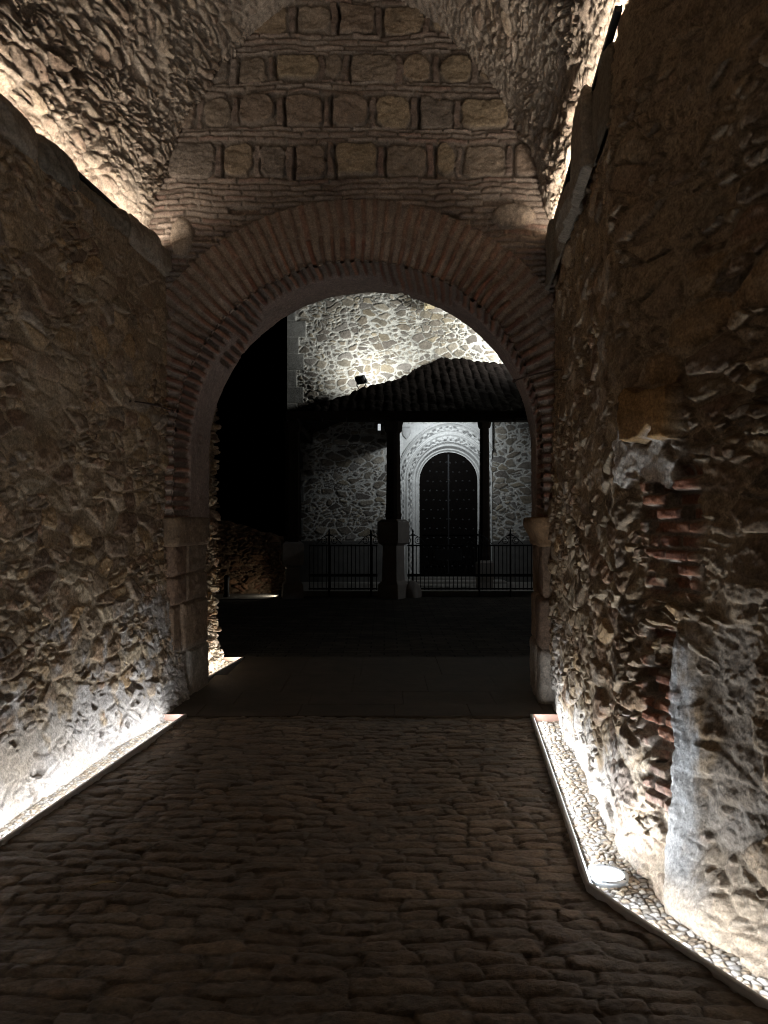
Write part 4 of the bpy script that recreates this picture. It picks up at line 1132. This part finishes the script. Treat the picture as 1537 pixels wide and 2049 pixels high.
# ------------------------------------------------------------------ iron fence between the porch posts
FY = 16.55
def scroll(m, cx_, cz_, r, sgn, turns=1.4):
    pts = []
    for i in range(22):
        t = i / 21; a = sgn * (t * turns * 2 * math.pi) + math.pi / 2; rr = r * (1 - .75 * t)
        pts.append((cx_ + rr * math.cos(a) , FY, cz_ + rr * math.sin(a)))
    m.tube(pts, .009, 6)
protob = None
def fence(x0, x1, gates, label):
    global protob
    root = thing('iron_fence', label, 'fence', ((x0 + x1) / 2, FY, 0), 'iron fences between the porch posts')
    for z0, t in ((1.10, .035), (.46, .06), (.17, .035)):
        m = MB(); m.box(x0, x1, FY - .015, FY + .015, z0 - t / 2, z0 + t / 2); m.build('rail', M['iron'], root)
    n = int((x1 - x0) / .088)
    for k in range(n + 1):
        x = x0 + .02 + k * (x1 - x0 - .04) / n
        if protob is None:
            m = MB(); m.tube([(0, 0, .14), (0, 0, 1.12)], .0095, 6); me = m.build('baluster', M['iron']).data
            bpy.data.objects.remove(bpy.data.objects['baluster']); protob = me
        o = bpy.data.objects.new('baluster', protob); C.objects.link(o); o.parent = root; o.location = (x - root.location.x, 0, 0)
    for gx in gates:
        m = MB(); m.tube([(gx, FY, -.02), (gx, FY, 1.38)], .02, 8); m.tube([(gx - .05, FY, 1.31), (gx + .05, FY, 1.31)], .011, 6); m.lathe([(.008, 1.37), (.022, 1.40), (.008, 1.45)], (gx, FY, 0), 8)
        p = m.build('fence_post', M['iron'], root)
        m = MB()
        for sg_ in (-1, 1):
            scroll(m, gx + sg_ * .12, 1.20, .085, sg_)
            m.tube([(gx + sg_ * .02, FY, 1.34), (gx + sg_ * .14, FY, 1.27), (gx + sg_ * .27, FY, 1.13)], .009, 6)
        m.build('scroll', M['iron'], p)
fence(-1.62, -.14, (-1.18, -.28), 'black iron fence with scrolled posts left of the stone pedestal')
fence(.50, 3.9, (.62, 2.05, 2.72), 'black iron fence with scrolled posts in front of the church door')
m = MB(); m.box(1.10, 1.66, FY - .03, FY - .018, .78, 1.02, bev=.004)
o = m.build('notice_board', solid('board_paint', (.05, .055, .06), .5, 0, 6, .2, .0003), None, (1.38, FY, .78)); tag(o, 'small dark board hung on the fence before the church door', 'board')

# ------------------------------------------------------------------ low ruined wall, bollard and assumed lamp left of the church
xy, nr, s = path([(-7.0, 16.9), (-2.25, 17.5)], .02, 0, -1)
zs = np.linspace(-.02, 1, 90)
P, N = wall_base(xy, nr, zs)
topz = 1.30 + .28 * sst(-2.2, -3.5, xy[:, 0]) + .10 * fbm(xy[:, 0] * 2.2, xy[:, 0] * 0, 990, 3)
P[..., 2] = zs[None, :] * topz[:, None]
U = np.repeat(s[:, None], len(zs), 1); Z = P[..., 2]
h, c, _ = rubble(U, Z, 991, .26, .12, .06, .4, 1.5, [(.17, .085, .05), (.20, .11, .06), (.14, .075, .045), (.22, .145, .09)], np.array((.19, .13, .08), f32))
sg0 = -1 if nr[0, 1] > 0 else 1
P = P + N * sg0 * h[..., None]
Pt = np.concatenate([P, P[:, -1:] + np.array([0, .45, -.03])], 1); ct = np.concatenate([c, c[:, -1:]], 1)
o = grid('rubble_wall', Pt, M['wall'], None, (-4.5, 17.2, 0), ct); tag(o, 'low ruined reddish wall across the plaza left of the church', 'wall')
m = MB(); m.box(-7.5, -2.2, 16.1, 17.3, -.2, -.004, bev=.003)  # added pale slab that makes the lamplit sliver of ground read bright
o = m.build('lit_ground_strip', M['stone']); tag(o, 'pale strip added by the low ruined wall to brighten the lit ground', 'lit_ground_strip', kind='structure')
m = MB(); bc = (-3.38, 16.55, 0)
m.lathe([(.075, -.02), (.075, .04), (.055, .06), (.055, .36), (.066, .38), (.066, .41), (.05, .45), (.02, .465)], bc, 18)
o = m.build('bollard', M['iron'], None, bc, True); tag(o, 'short black bollard on the lit strip of ground by the low wall', 'bollard')
root = thing('assumed_ground_lamp', 'assumed low floor lamp behind the left porch post lighting the ground', 'lamp', (-2.28, 16.75, 0))  # hidden lamp, assumed from the bright wedge of ground
m = MB(); m.box(-2.29, -2.19, 16.65, 16.85, -.015, .12, bev=.01); m.build('housing', M['black'], root)
li = bpy.data.lights.new('lamp', 'AREA'); li.shape = 'RECTANGLE'; li.size = .16; li.size_y = .03; li.energy = 1.3; li.color = (1, .9, .72); li.spread = R(150)
o = bpy.data.objects.new('lamp', li); C.objects.link(o); o.parent = root
x = Vector((0, 1, 0)); z = Vector((1, .08, .02)).normalized(); M4 = Matrix((x, z.cross(x), z)).transposed().to_4x4(); M4.translation = (-.03, 0, .055); o.matrix_basis = M4

# ------------------------------------------------------------------ night sky and render settings
w = bpy.data.worlds.new('World'); bpy.context.scene.world = w; w.use_nodes = True
nt = w.node_tree; bg = nt.nodes['Background']
sky = nt.nodes.new('ShaderNodeTexSky'); sky.sky_type = 'NISHITA'; sky.sun_disc = False; sky.sun_elevation = R(-9); sky.sun_rotation = R(200)
nt.links.new(sky.outputs[0], bg.inputs['Color']); bg.inputs['Strength'].default_value = .05
sc = bpy.context.scene
sc.view_settings.view_transform = 'Standard'; sc.view_settings.look = 'None'; sc.view_settings.gamma = 1; sc.view_settings.exposure = .8
sc.cycles.use_denoising = True
sc.cycles.filter_width = 1.0
try: sc.cycles.denoiser = 'OPENIMAGEDENOISE'
except Exception: pass
sc.cycles.max_bounces = 7; sc.cycles.diffuse_bounces = 5; sc.cycles.glossy_bounces = 2
sc.cycles.sample_clamp_indirect = 4
sc.cycles.use_light_tree = True
sc.cycles.caustics_reflective = False; sc.cycles.caustics_refractive = False
